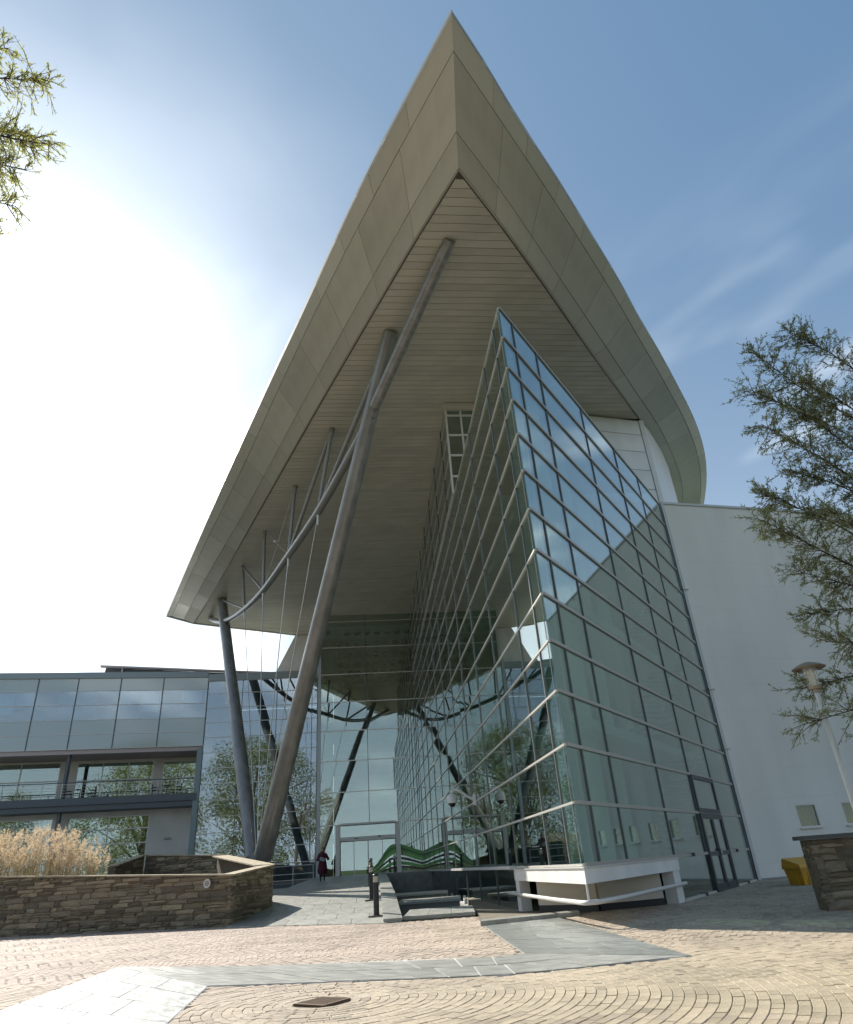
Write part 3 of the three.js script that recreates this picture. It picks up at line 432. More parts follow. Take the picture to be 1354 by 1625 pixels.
{
  const can = sub('canopy_roof', building);
  const side = (a, b, ya, yb, N, mats, off) => {
    const fa = resample(a, ya), fb = resample(b, yb); const back = []; const steps = N * 3;
    for (let i = 0; i < steps; i++) { const q = [fa(i / steps), fa((i + 1) / steps), fb((i + 1) / steps), fb(i / steps)]; back.push(hull8(q.map(p => V(p.x, p.y + 0.055, p.z)), q.map(p => V(p.x, p.y + 0.12, p.z)))); }
    addW('panel_backing', back, M.gap, can);
    for (let i = 0; i < N; i++) {
      const t0 = i / N, t1 = (i + 1) / N; const geo = []; const sub_ = 3;
      for (let s = 0; s < sub_; s++) {
        const w = fa(t0).distanceTo(fb(t0)), l = fa(t0).distanceTo(fa(t1)); const gu = 0.014 / w, gl = 0.007 / l * (t1 - t0);
        const u0 = t0 + (t1 - t0) * s / sub_ + (s === 0 && i > 0 ? gl : 0), u1 = t0 + (t1 - t0) * (s + 1) / sub_ - (s === sub_ - 1 ? gl : 0);
        const A0 = fa(u0), A1 = fa(u1), B0 = fb(u0), B1 = fb(u1); const q = [A0.clone().lerp(B0, gu), A1.clone().lerp(B1, gu), A1.clone().lerp(B1, 1 - gu), A0.clone().lerp(B0, 1 - gu)];
        geo.push(hull8(q, q.map(p => V(p.x, p.y + 0.05, p.z))));
      }
      addW('panel', geo, mats[Math.floor(rnd() * mats.length)], can);
    }
  };
  const pm = []; for (let i = 0; i < 9; i++) { const m = M.panel.clone(); m.color.multiplyScalar(R(0.92, 1.06)); m.roughness = R(0.26, 0.42); pm.push(m); }
  side(IL, M1L, H, H + 0.12, 15, pm); side(M1L, M2L, H + 0.12, H + 0.5, 15, pm); side(M2L, OL, H + 0.5, H + 0.7, 19, pm);
  side(IR, M1R, H, H + 0.12, 14, pm); side(M1R, M2R, H + 0.12, H + 0.5, 14, pm); side(M2R, OR, H + 0.5, H + 0.7, 18, pm);
  // roof deck above
  const fo = resample(OL, 0), fr = resample(OR, 0); const poly = []; for (let i = 24; i >= 0; i--) { const p = fo(i / 24); poly.push([p.x, p.z]); } for (let i = 1; i <= 24; i++) { const p = fr(i / 24); poly.push([p.x, p.z]); }
  const k1 = ab(16, 70), k0 = ab(-8, 70); poly.push([k1.x, k1.z], [k0.x, k0.z], [-11.6, -64.5], [-22.0, -58.6]);
  addW('roof_deck', prism(poly, H + 0.71, H + 1.0), std(0.35, 0.35, 0.33, 0.6), can);
  addW('ceiling_void', prism([...IL.map(p => p), [-16.15, -61.1], [-11.63, -64.38], [k0.x, k0.z], [k1.x, k1.z], ...IR.slice().reverse()].map(p => [p[0], p[1]]), H + 0.062, H + 0.10), M.gap, can);
  // end closure on the far left
  addW('end_trim', [beam(V(-24.02, H + 0.69, -57.05), V(-21.72, H + 0.03, -57.65), 0.12, 0.16), beam(V(-21.72, H + 0.03, -57.65), V(-11.63, H + 0.03, -64.4), 0.12, 0.16)], M.panel, can);
  // soffit boards, clipped to the canopy's inner outline
  const outline = [...IL, [-16.15, -61.1], [-11.63, -64.38]].map(p => toAB(p[0], p[1])); const right = IR.map(p => toAB(p[0], p[1]));
  const scan = (pl, b, def) => { let best = null; for (let i = 1; i < pl.length; i++) { const [a0, b0] = pl[i - 1], [a1, b1] = pl[i]; if ((b0 - b) * (b1 - b) <= 0 && b0 !== b1) { const a = a0 + (a1 - a0) * (b - b0) / (b1 - b0); if (best === null || a < best) best = a; } } return best === null ? def : best; };
  const bStart = outline[0][1], pitch = 0.36; const bm = [M.board, M.boardB, M.boardC];
  for (let i = 0; i < 142; i++) {
    const b0 = bStart + 0.05 + i * pitch, b1 = b0 + pitch - 0.022; if (b1 > 49) break;
    const l0 = scan(outline, b0, -9) + 0.12, l1 = scan(outline, b1, -9) + 0.12; const rr = b => b < 13.6 ? scan(right, b, 8) - 0.12 : b < 16.8 ? 9.4 : 0.6; const r0 = rr(b0), r1 = rr(b1) ; const rB = b1 > 13.6 ? Math.min(r0, r1) : r1;
    if (r0 - l0 < 0.08) continue;
    const q = [ab(l0, b0, H + 0.02), ab(b1 > 13.6 ? rB : r0, b0, H + 0.02), ab(rB, b1, H + 0.02), ab(l1, b1, H + 0.02)];
    const mid = r0 - l0 > 4 ? 0.5 + (i % 2 ? 0.02 : 0) : 0; const mt = bm[Math.floor(rnd() * 3)];
    addW('soffit_board', hull8(q, q.map(p => V(p.x, H + 0.055, p.z))), mt, can);
  }
  const trimL = resample(IL, H), trimR = resample(IR, H); const tr = (f, t1) => { const p = []; for (let i = 0; i <= 30; i++) p.push(f(i / 30 * t1)); const gs = []; for (let i = 0; i < 30; i++) gs.push(beam(p[i], p[i + 1], 0.07, 0.05)); return gs; };
  addW('soffit_trim', tr(trimL, 1), M.trim, can); addW('soffit_trim', tr(trimR, 1), M.trim, can);
}
{ // raking columns, curved chord, struts and cables
  const g = sub('raking_truss', building);
  const A = V(-1.0, 22.12, -22.34), B = V(-17.59, 22.12, -52.45);
  const fR = V(-9.42, 2.35, -37.62), fL = V(-10.42, 2.3, -39.43);
  addW('raking_column', tube(fR, A, 0.47, 0.31, 28), M.steel, g);
  addW('raking_column', tube(fL, B, 0.40, 0.40, 28), M.steel, g);
  addW('column_cap', tube(fR.clone().addScaledVector(A.clone().sub(fR).normalize(), -0.3), fR, 0.3, 0.47, 24), M.steel, g);
  addW('column_cap', tube(fL.clone().addScaledVector(B.clone().sub(fL).normalize(), -0.3), fL, 0.25, 0.40, 24), M.steel, g);
  addW('foot_plate', [beam(V(-10.3, 1.3, -39.2), V(-9.6, 1.3, -37.9), 0.10, 2.6), beam(V(-10.5, 0.25, -39.5), V(-9.4, 0.25, -37.5), 1.4, 0.5)], M.steel, g);
  addW('branch', tube(V(-1.95, 19.45, -24.05), V(1.62, 22.1, -17.65), 0.245, 0.235, 24), M.steel, g);
  addW('curved_chord', pathTube([V(-19.9, 22.1, -56.65), V(-18.6, 21.0, -54.3), V(-16.59, 19.6, -50.63), V(-13.29, 18.2, -44.65), V(-10.84, 17.67, -40.2), V(-8.16, 17.75, -35.33), V(-5.64, 17.98, -30.75), V(-3.85, 18.5, -27.5), V(-2.1, 19.2, -24.33)], 0.21, 90, 18), M.steel, g);
  const N1 = B, N2 = V(-14.05, H, -46.05), N3 = V(-11.03, H, -40.55), N4 = V(-7.8, H, -34.9), N5 = V(-4.68, H, -29.25), c2 = V(-13.29, 18.2, -44.65), c3 = V(-10.84, 17.67, -40.2), c4 = V(-8.16, 17.77, -35.33), c5 = V(-5.64, 17.95, -30.75);
  for (const [p, q, r] of [[N1, c2, 0.09], [N2, c2, 0.09], [N2, c3, 0.09], [N3, c3, 0.10], [N4, c4, 0.10], [N5, c4, 0.10], [N5, c5, 0.10], [A.clone().add(V(-0.25, -0.4, -0.5)), c5, 0.12]]) addW('strut', tube(p, q, r, r, 12), M.steel, g);
  for (const n of [N2, N3, N4, N5]) addW('node_plate', tube(V(n.x, n.y - 0.5, n.z), V(n.x, n.y, n.z), 0.06, 0.14, 10), M.steel, g);
  for (const [p, q] of [[N3, c4], [N4, c3]]) addW('tie_rod', tube(p, q, 0.022, 0.022, 8), M.cable, g);
  { const x = N3.clone().lerp(c4, 0.47); addW('tie_disc', tube(V(x.x - 0.1, x.y, x.z), V(x.x + 0.1, x.y, x.z), 0.13, 0.13, 14), M.cable, g); }
  const foot = V(-9.95, 2.6, -38.5);
  [[c2, -0.35], [c3, -0.1], [c4, 0.12], [c5, 0.35]].forEach(([c, o]) => { addW('cable', tube(V(c.x, c.y - 0.2, c.z), V(foot.x + o * 0.5, foot.y, foot.z + o), 0.024, 0.024, 8), M.cable, g); addW('cable_socket', tube(V(c.x, c.y - 0.75, c.z), V(c.x, c.y - 0.15, c.z), 0.035, 0.07, 10), M.aluPale, g); });
}
{ // white clad upper block on the right under the canopy
  const g = sub('clad_block', building);
  const Wd = V(Math.sin(75 * D2R), 0, -Math.cos(75 * D2R));
  const a = V(4.5, 0, -28.4), b = V(12.07, 0, -30.61);
  const ysb = [16.55, 17.7, 18.85, 20.0, 21.1, 22.05]; const dir = b.clone().sub(a).normalize();
  addW('block_wall', beam(V(a.x + 0.1, 19.3, a.z - 0.2), V(b.x - 0.15, 19.3, b.z - 0.25), 0.2, 5.5), M.inner, g);
  for (let j = 0; j < 5; j++) for (let i = 0; i < 2; i++) { const p = a.clone().lerp(b, i / 2).addScaledVector(dir, 0.01), q = a.clone().lerp(b, (i + 1) / 2).addScaledVector(dir, i ? -0.22 : -0.01); addW('cladding_panel', beam(V(p.x, (ysb[j] + ysb[j + 1]) / 2, p.z), V(q.x, (ysb[j] + ysb[j + 1]) / 2, q.z), 0.1, ysb[j + 1] - ysb[j] - 0.03), M.whiteClad, g); }
  addW('corner_trim', beam(V(b.x - 0.05, 16.5, b.z + 0.02), V(b.x - 0.05, 22.06, b.z + 0.021), 0.24, 0.24), M.whiteClad, g);
  const pts = [[12.1, -30.68], [12.75, -31.62], [13.93, -33.62], [14.93, -35.6], [15.91, -37.94], [16.98, -40.82]]; for (let i = 0; i < pts.length - 1; i++) { const p = pts[i], q = pts[i + 1]; addW('cladding_panel', beam(V(p[0], 19.28, p[1]), V(q[0] - 0.01, 19.28, q[1] + 0.02), 0.1, 5.5), M.whiteClad, g); }
}
{ // pale clad gable behind the glazed link
  const g = sub('clad_gable', building); const a = V(-16.6, 0, -63.2), b = V(-9.2, 0, -64.3); 
  const q = [V(-16.2, 16.6, -62.6), V(-9.6, 16.6, -63.4), V(-9.6, 22.0, -63.4), V(-13.6, 22.0, -62.9)];
  for (let i = 0; i < 5; i++) { const u0 = i / 5, u1 = (i + 1) / 5 - 0.006; const f = u => [q[0].clone().lerp(q[1], u), q[3].clone().lerp(q[2], u)]; const [p0, t0] = f(u0), [p1, t1] = f(u1); const c = [p0, p1, t1, t0]; addW('cladding_panel', hull8(c.map(p => V(p.x, p.y, p.z - 0.3)), c), M.whiteClad, g); }
}

// ------------------------------------------------------------------ left wing
{
  const J = V(-10.5, 0, -59.16); const w = thing('office_wing', 'low glazed office wing with a recessed balcony, left of the entrance', 'building', [J.x, 0, J.z], yaw(76)); w.scale.y = 1.045; w.updateMatrixWorld(true);
  piece('parapet', std(0.30, 0.34, 0.35, 0.45, { metalness: 0.2 }), w, -23.7, 16.36, 0.0, 28.5, 0.46, 0.3);
  piece('fin', std(0.20, 0.25, 0.27, 0.4, { metalness: 0.3 }), w, -9.6, 5.6, 0.03, 0.42, 9.9, 0.25);
  { // glazed link between the wing and the entrance, in line with the entrance glass
    const lk = sub('link_glass', building, local(ab(0, 43.4)).toArray(), yaw(83.46)); const usG = [-17.5, -14.6, -11.7, -8.75, -8.3], ysG = Array.from({ length: 13 }, (_, k) => rows(k));
    curtain(lk, usG, [...ysG, 16.5], 1, { pane: M.paneClear, hMat: M.aluPale, hh: 0.05, vMat: M.mull });
    piece('parapet', std(0.30, 0.34, 0.35, 0.45, { metalness: 0.2 }), lk, -12.9, 16.8, 0.0, 9.2, 0.56, 0.3);
    piece('floor_slab', M.carpet, lk, -12.9, 0.95, -6, 9.1, 0.2, 11.6); for (const k of [5, 9]) piece('floor_slab', M.ceiling, lk, -12.9, rows(k) - 0.2, -7.4, 9.1, 0.3, 8.4); piece('back_wall', M.inner, lk, -12.9, 8, -12, 9.6, 17, 0.3); piece('side_wall', M.inner, lk, -17.6, 8, -6.2, 0.2, 17, 11.8); piece('roof_slab', M.slab, lk, -12.9, 16.75, -6.2, 9.4, 0.3, 11.9);
    piece('low_wall', M.wingDark, lk, -12.9, 0.4, 0, 9.2, 0.9, 0.2);
    for (const y of [1.5, 2.05]) add('guard_rail', tube(V(-14.5, y, 0.8), V(-8.4, y, 0.8), 0.03, 0.03, 8), M.aluPale, lk); for (let i = 0; i < 5; i++) add('guard_post', tube(V(-14.4 + i * 1.5, 0.6, 0.8), V(-14.4 + i * 1.5, 2.05, 0.8), 0.03, 0.03, 8), M.aluPale, lk);
  }
  const up = sub('upper_glazing', w); const usU = [-38, -35.3, -32, -28.8, -25.7, -22.6, -19.62, -16.35, -13.0, -9.4], ysU = [10.78, 11.85, 12.92, 14.05, 15.15, 16.12];
  curtain(up, usU, ysU, 1, { vMat: M.mull, hMat: M.aluPale, hh: 0.05, vw: 0.08, keep: (i, j) => j === 2 || j === 3 ? M.paneClear : M.spandrel });
  // blinds behind the vision glass
  for (let i = 0; i < 9; i++) for (let h = 0; h < 2; h++) { const x0 = usU[i] + 0.1 + h * 1.55; if ((i * 2 + h) % 3 !== 1) piece('roller_blind', (i + h) % 4 === 2 ? M.cream : M.innerPale, up, x0 + 0.7, (i + h) % 2 ? 14.6 : 14.3, -0.3, 1.45, (i + h) % 2 ? 1.0 : 1.6, 0.02); piece('mullion', M.alu, up, usU[i] + 1.6, 14.03, -0.06, 0.05, 2.2, 0.05); }
  const st = sub('structure_frame', w);
  piece('terrace_soffit', M.wingPale, st, -23.7, 10.6, -2.3, 28.6, 0.3, 4.4);
  piece('balcony_slab', M.wingDark, st, -23.7, 7.1, -1.8, 28.3, 0.5, 4.0); piece('balcony_beam', M.wingDark, st, -23.7, 6.66, -1.75, 28.3, 0.36, 3.7); piece('balcony_lip', std(0.10, 0.12, 0.14, 0.5), st, -23.7, 6.87, 0.22, 28.3, 0.05, 0.06);
  piece('back_wall', M.wingGrey, st, -23.7, 9, -12, 28.4, 17.5, 0.3); piece('side_wall', M.wingGrey, st, -9.45, 13.4, -6, 0.25, 5.2, 11.8); piece('side_wall', M.wingDark, st, -9.45, 8.9, -2.2, 0.2, 3.1, 4.2);
  piece('floor_slab', M.ceiling, st, -23.7, 10.92, -8, 28.2, 0.3, 7.6); piece('roof_slab', M.slab, st, -23.7, 16.3, -6.2, 28.4, 0.3, 11.9);

  // balcony back wall with windows, ground floor wall with windows
  function wallWithWindows(name, y0, y1, z, wins, mat) {
    const g = sub(name, w); const x0 = -38, x1 = -9.6; const s = new THREE.Shape([[x0, y0], [x1, y0], [x1, y1], [x0, y1]].map(p => new THREE.Vector2(...p)));
    for (const [a, b, c, d] of wins) s.holes.push(new THREE.Path([[a, c], [a, d], [b, d], [b, c]].map(p => new THREE.Vector2(...p))));
    const m = add('wall_face', new THREE.ExtrudeGeometry(s, { depth: 0.25, bevelEnabled: false }), mat, g); m.position.z = z - 0.25;
    for (const [a, b, c, d, cols, trs] of wins) {
      const wn = sub('window', g, [(a + b) / 2, (c + d) / 2, z - 0.1]); const W = b - a, Hh = d - c;
      add('window_frame', [bx(0, Hh / 2 - 0.04, 0, W, 0.08, 0.12), bx(0, -Hh / 2 + 0.04, 0, W, 0.08, 0.12), bx(-W / 2 + 0.04, 0, 0, 0.08, Hh - 0.16, 0.12), bx(W / 2 - 0.04, 0, 0, 0.08, Hh - 0.16, 0.12), ...trs.map(t => bx(0, t - (c + d) / 2, 0.02, W - 0.16, 0.07, 0.10)), ...Array.from({ length: cols - 1 }, (_, i) => bx(-W / 2 + W * (i + 1) / cols, 0, 0.0, 0.07, Hh - 0.16, 0.08))], M.aluPale, wn);
      for (let i = 0; i < cols; i++) { const yy = [c, ...trs, d]; for (let j = 0; j < yy.length - 1; j++) piece('pane', M.pane, wn, -W / 2 + W * (i + 0.5) / cols, (yy[j] + yy[j + 1]) / 2 - (c + d) / 2, -0.03, W / cols - 0.05, yy[j + 1] - yy[j] - 0.05, 0.026, GLAZING); }
    }
    return g;
  }
  wallWithWindows('balcony_wall', 7.36, 10.44, -3.4, [[-37.5, -31, 7.5, 10.3, 2, [9.0]], [-29.6, -20.7, 7.5, 10.4, 3, [9.0]], [-19.5, -13.5, 7.5, 10.3, 3, [8.95]], [-12.8, -9.9, 7.5, 10.25, 2, [8.9]]], M.wingGrey);
  wallWithWindows('ground_wall', -0.3, 6.5, -1.6, [[-37, -31.5, 1.2, 6.1, 2, [2.4, 3.6, 4.9]], [-25.5, -20.1, 1.2, 6.2, 2, [2.2, 3.2, 4.3, 5.3]], [-19.1, -13.1, 1.2, 6.15, 2, [2.2, 3.2, 4.25, 5.25]]], M.wingGrey);
  piece('wall_light', M.steel, st, -11.6, 4.4, -1.55, 0.5, 0.14, 0.1);
  for (const x of [-19.45, -31]) { add('column', tube(V(x, -0.3, -0.5), V(x, 10.45, -0.5), 0.16, 0.16, 16), M.wingDark, st); }
  piece('floor_slab', M.carpet, st, -23.7, 7.0, -7.9, 28.2, 0.4, 8.0); piece('floor_slab', M.carpet, st, -23.7, 0.8, -6.9, 28.2, 0.2, 10);
  // balustrade
  const bal = sub('balustrade', w); for (let i = 0; i < 21; i++) { const x = -37.4 + i * 1.38; piece('baluster', M.aluPale, bal, x, 7.88, 0.02, 0.05, 1.06, 0.05); }
  for (const [y, r] of [[8.42, 0.035], [7.5, 0.015], [7.7, 0.012], [7.9, 0.012], [8.1, 0.012]]) add('rail', tube(V(-38, y, 0.02), V(-9.6, y, 0.02), r, r, 8), y > 8.3 ? M.wingDark : M.alu, bal); piece('rail', M.aluPale, bal, -23.8, 8.30, 0.02, 28.3, 0.03, 0.04);
  // roof plant room
  const pr = sub('plant_room', w); const s = new THREE.Shape([[-18.6, 16.4], [2.5, 16.4], [2.5, 16.75], [-18.4, 17.75]].map(p => new THREE.Vector2(...p))); add('ribbed_wall', new THREE.ExtrudeGeometry(s, { depth: 6, bevelEnabled: false }), M.ribbed, pr).position.z = -9;
  for (let i = 0; i < 10; i++) piece('rib', M.ribbed, pr, -8.8, 16.6 + i * 0.0 + 0, -3 + 0.02, 0.02, 0.02, 0.02).visible = true;
  add('roof_edge', [beam(V(-18.8, 17.85, -2.85), V(2.5, 16.85, -2.85), 0.4, 0.14)], M.wingPale, pr); add('downpipe', tube(V(-17.0, 16.4, -2.85), V(-17.0, 17.7, -2.85), 0.07), M.aluPale, pr);
  pr.children.filter(c => c.name === 'rib').forEach((c, i) => { c.position.set(-8.9, 16.62 + i * 0.13, -2.98); const L = Math.max(0.4, 18.2 - i * 2.0); c.position.x = -17.9 + L / 2; c.scale.set(L, 0.035, 0.04); });
  // furniture on the balcony
  w.updateMatrixWorld(true);
  const rattan = std(0.035, 0.03, 0.028, 0.6);
  const wp = (x, y, z) => w.localToWorld(V(x, y, z));
  const tbl = [[-27, 'dark round bistro table at the left end of the balcony'], [-18.4, 'dark round bistro table in the middle of the balcony'], [-12.0, 'dark round bistro table at the right end of the balcony']];
  let proto = null, cproto = null;
  tbl.forEach(([x, lab], i) => {
    const p = wp(x, 7.36, -1.2);
    if (!proto) { proto = thing('bistro_table', lab, 'table', p.toArray(), 0, 'tables on the balcony'); add('table_top', new THREE.CylinderGeometry(0.42, 0.42, 0.03, 20).translate(0, 0.73, 0), rattan, proto); add('pedestal', [new THREE.CylinderGeometry(0.03, 0.03, 0.7, 10).translate(0, 0.36, 0), new THREE.CylinderGeometry(0.22, 0.24, 0.025, 16).translate(0, 0.012, 0)], rattan, proto); }
    else { const c = proto.clone(); c.name = numbered('bistro_table'); c.position.copy(p); c.userData = { ...proto.userData, label: lab }; scene.add(c); }
    for (const s of [-1, 1]) {
      const q = wp(x + s * 0.85, 7.36, -1.15), l = `dark armchair ${s < 0 ? 'left' : 'right'} of the ${['left-end', 'middle', 'right-end'][i]} balcony table`;
      if (!cproto) {
        cproto = thing('balcony_chair', l, 'chair', q.toArray(), 0, 'chairs on the balcony');
        add('seat', new THREE.BoxGeometry(0.5, 0.06, 0.5).translate(0, 0.44, 0), rattan, cproto); add('backrest', new THREE.BoxGeometry(0.06, 0.42, 0.48).translate(-0.25, 0.68, 0), rattan, cproto);
        for (const a of [-1, 1]) { add('armrest', [bx(0, 0.64, a * 0.25, 0.46, 0.04, 0.05)], rattan, cproto); for (const b of [-1, 1]) add('leg', tube(V(a * 0.2, 0.42, b * 0.2), V(a * 0.25, 0, b * 0.24), 0.018, 0.018, 6), rattan, cproto); }
        cproto.rotation.y = yaw(72) + (s > 0 ? Math.PI : 0);
      } else { const c = cproto.clone(); c.name = numbered('balcony_chair'); c.position.copy(q); c.rotation.y = yaw(72) + (s > 0 ? Math.PI : 0); c.userData = { ...cproto.userData, label: l }; scene.add(c); }
    }
  });
}

// ------------------------------------------------------------------ rendered wing on the right
{
  const w = thing('rendered_wing', 'tall blank grey rendered building wing with small square windows, at right', 'building', [11.95, 0, -30.35], yaw(75));
  const wins = [2.55, 4.85, 7.2, 9.55, 11.9, 14.2]; const top = 16.75, s = new THREE.Shape([[0, -0.2], [34, -0.2], [34, top], [0, top]].map(p => new THREE.Vector2(...p)));
  for (const x of wins) s.holes.push(new THREE.Path([[x, 1.72], [x, 2.62], [x + 1.05, 2.62], [x + 1.05, 1.72]].map(p => new THREE.Vector2(...p))));
  const face = new THREE.ExtrudeGeometry(s, { depth: 0.4, bevelEnabled: false }); add('wall', face, M.render, w).position.z = -0.4;
  add('wall', [bx(17, 8.2, -9.0, 33.6, 16.6, 0.3), bx(33.8, 8.2, -4.7, 0.3, 16.6, 8.3), bx(0.2, 8.2, -4.7, 0.3, 16.6, 8.3)], M.render, w);
  piece('roof', M.slab, w, 17, 16.5, -4.7, 33.3, 0.3, 8.4); piece('coping', M.renderEdge, w, 17, top + 0.06, -0.18, 34.1, 0.12, 0.5);
  piece('corner_trim', M.renderEdge, w, -0.06, top / 2, 0.02, 0.14, top, 0.16); piece('plinth', std(0.28, 0.28, 0.28, 0.8), w, 17, 0.0, 0.02, 33.9, 0.12, 0.08);
  for (const y of [12.1, 7.4, 4.9]) piece('joint_cap', M.renderEdge, w, -0.02, y, 0.12, 0.3, 0.05, 0.1);
  wins.forEach((x, i) => {
    const n = sub('window', w, [x + 0.525, 2.17, -0.06]); add('window_frame', [bx(0, 0.42, 0, 1.05, 0.06, 0.12), bx(0, -0.42, 0, 1.05, 0.06, 0.12), bx(-0.495, 0, 0, 0.06, 0.78, 0.12), bx(0.495, 0, 0, 0.06, 0.78, 0.12)], M.frameWhite, n);
    piece('pane', M.singlePane, n, 0, 0, 0, 0.95, 0.8, 0.01); const cu = []; for (let k = 0; k < 7; k++) cu.push(tube(V(-0.42 + k * 0.14, -0.42, -0.25), V(-0.36 + k * 0.12, 0.42, -0.25 + (k % 2) * 0.05), 0.075, 0.06, 8)); add('curtain', cu, std(0.30, 0.25, 0.07, 0.9), n); piece('sill', M.frameWhite, n, 0, -0.47, 0.08, 1.12, 0.035, 0.16);
  });
}

// ------------------------------------------------------------------ stone walls
const stoneTones = []; for (let i = 0; i < 12; i++) { const v = R(0.5, 1.5), k = rnd(); stoneTones.push(std((0.33 + 0.05 * k) * v, (0.275 + 0.02 * k) * v, (0.195) * v, 0.88, { map: rep(mottle, 1.3), bumpMap: rep(grain, 1.5), bumpScale: 0.012 })); }
stoneTones.push(std(0.42, 0.36, 0.24, 0.85, { map: mottle, bumpMap: grain, bumpScale: 0.01 }));
const stoneGeos = []; for (let v = 0; v < 6; v++) { const g = new THREE.BoxGeometry(1, 1, 1, 3, 2, 1); const p = g.attributes.position; for (let i = 0; i < p.count; i++) { const x = p.getX(i), y = p.getY(i), z = p.getZ(i); const n = (a) => (hash3(Math.round(x * 6) + v * 17, Math.round(y * 6) + a * 5, 3 + v) - 0.5); let k = z > 0 ? 1 : 0; const edge = Math.max(Math.abs(x), Math.abs(y)) > 0.49 ? 1 : 0; p.setXYZ(i, x * (1 - 0.02 * k) + n(1) * 0.07, y + n(2) * 0.14 - (k * Math.sign(y) * 0.03), z + (k ? n(3) * 0.5 - edge * 0.18 : 0)); } g.computeVertexNormals(); stoneGeos.push(g); }
function stoneFace(parent, a, b, y0, topA, topB, depth, budget, courses = 0.115) { // random rubble laid to courses between a and b
  const L = Math.hypot(b.x - a.x, b.z - a.z), az = Math.atan2(b.x - a.x, -(b.z - a.z)) / D2R; const dir = b.clone().sub(a).normalize(), out = V(-dir.z, 0, dir.x); const list = []; let y = y0;
  while (y < Math.max(topA, topB) - 0.02) { const h = R(0.05, 0.165) * courses / 0.115; let x = R(-0.2, 0); while (x < L) { const w = R(0.2, 0.72) * (courses > 0.14 ? 1.35 : 1); const x0 = Math.max(0, x), x1 = Math.min(L, x + w); const tp = topA + (topB - topA) * ((x0 + x1) / 2 / L); let hh = Math.min(h, tp - y); const yb = y; if (x1 - x0 > 0.07 && hh > 0.03) { if (hh > 0.11 && rnd() < 0.25) { list.push([x0, x1, yb, hh * 0.45]); list.push([x0, x1, yb + hh * 0.48, hh * 0.52]); } else list.push([x0, x1, yb, hh]); } x += w; } y += h; }
  const parent2 = parent; const mk = (s) => { const [x0, x1, yy, hh] = s; const m = shade(new THREE.Mesh(stoneGeos[Math.floor(rnd() * 6)], stoneTones[rnd() < 0.06 ? 12 : Math.floor(rnd() * 12)])); m.name = 'stone'; const c = a.clone().addScaledVector(dir, (x0 + x1) / 2).addScaledVector(out, -depth / 2 + R(-0.012, 0.018)); m.position.set(c.x, yy + hh / 2, c.z).sub(parent.position); m.rotation.y = yaw(az); m.scale.set(x1 - x0 - 0.014, hh - 0.012, depth); return m; };
  return list.map(s => ({ s, mk, w: (s[1] - s[0]) * s[3] }));
}
function placeStones(parent, all, n) { all.sort((p, q) => q.w - p.w); const few = all.slice(0, n), rest = all.slice(n); for (const e of few) parent.add(e.mk(e.s)); if (rest.length) { const byMat = new Map(); for (const e of rest) { const m = e.mk(e.s); m.updateMatrix(); const g = clean(m.geometry).applyMatrix4(m.matrix); if (!byMat.has(m.material)) byMat.set(m.material, []); byMat.get(m.material).push(g); } for (const [mt, gs] of byMat) { const o = add('small_stones', mergeGeometries(gs), mt, parent); o.userData.kind = 'stuff'; } } }
const mortarMat = std(0.19, 0.15, 0.10, 0.95, { map: rep(mottle, 1), bumpMap: rep(grain, 2), bumpScale: 0.01 });
const copeMat = std(0.44, 0.36, 0.24, 0.85, { map: rep(mottle, 0.9), bumpMap: rep(grain, 1), bumpScale: 0.006 });
function wallSolid(a, b, y0, ta, tb, th, side = 1) { const dir = b.clone().sub(a).normalize(), out = V(-dir.z, 0, dir.x).multiplyScalar(side); const i = 0.05; const p0 = a.clone().addScaledVector(out, -i), p1 = b.clone().addScaledVector(out, -i), p2 = b.clone().addScaledVector(out, -th), p3 = a.clone().addScaledVector(out, -th); return hull8([p0, p1, p2, p3].map(p => V(p.x, y0, p.z)), [V(p0.x, ta, p0.z), V(p1.x, tb, p1.z), V(p2.x, tb, p2.z), V(p3.x, ta, p3.z)]); }
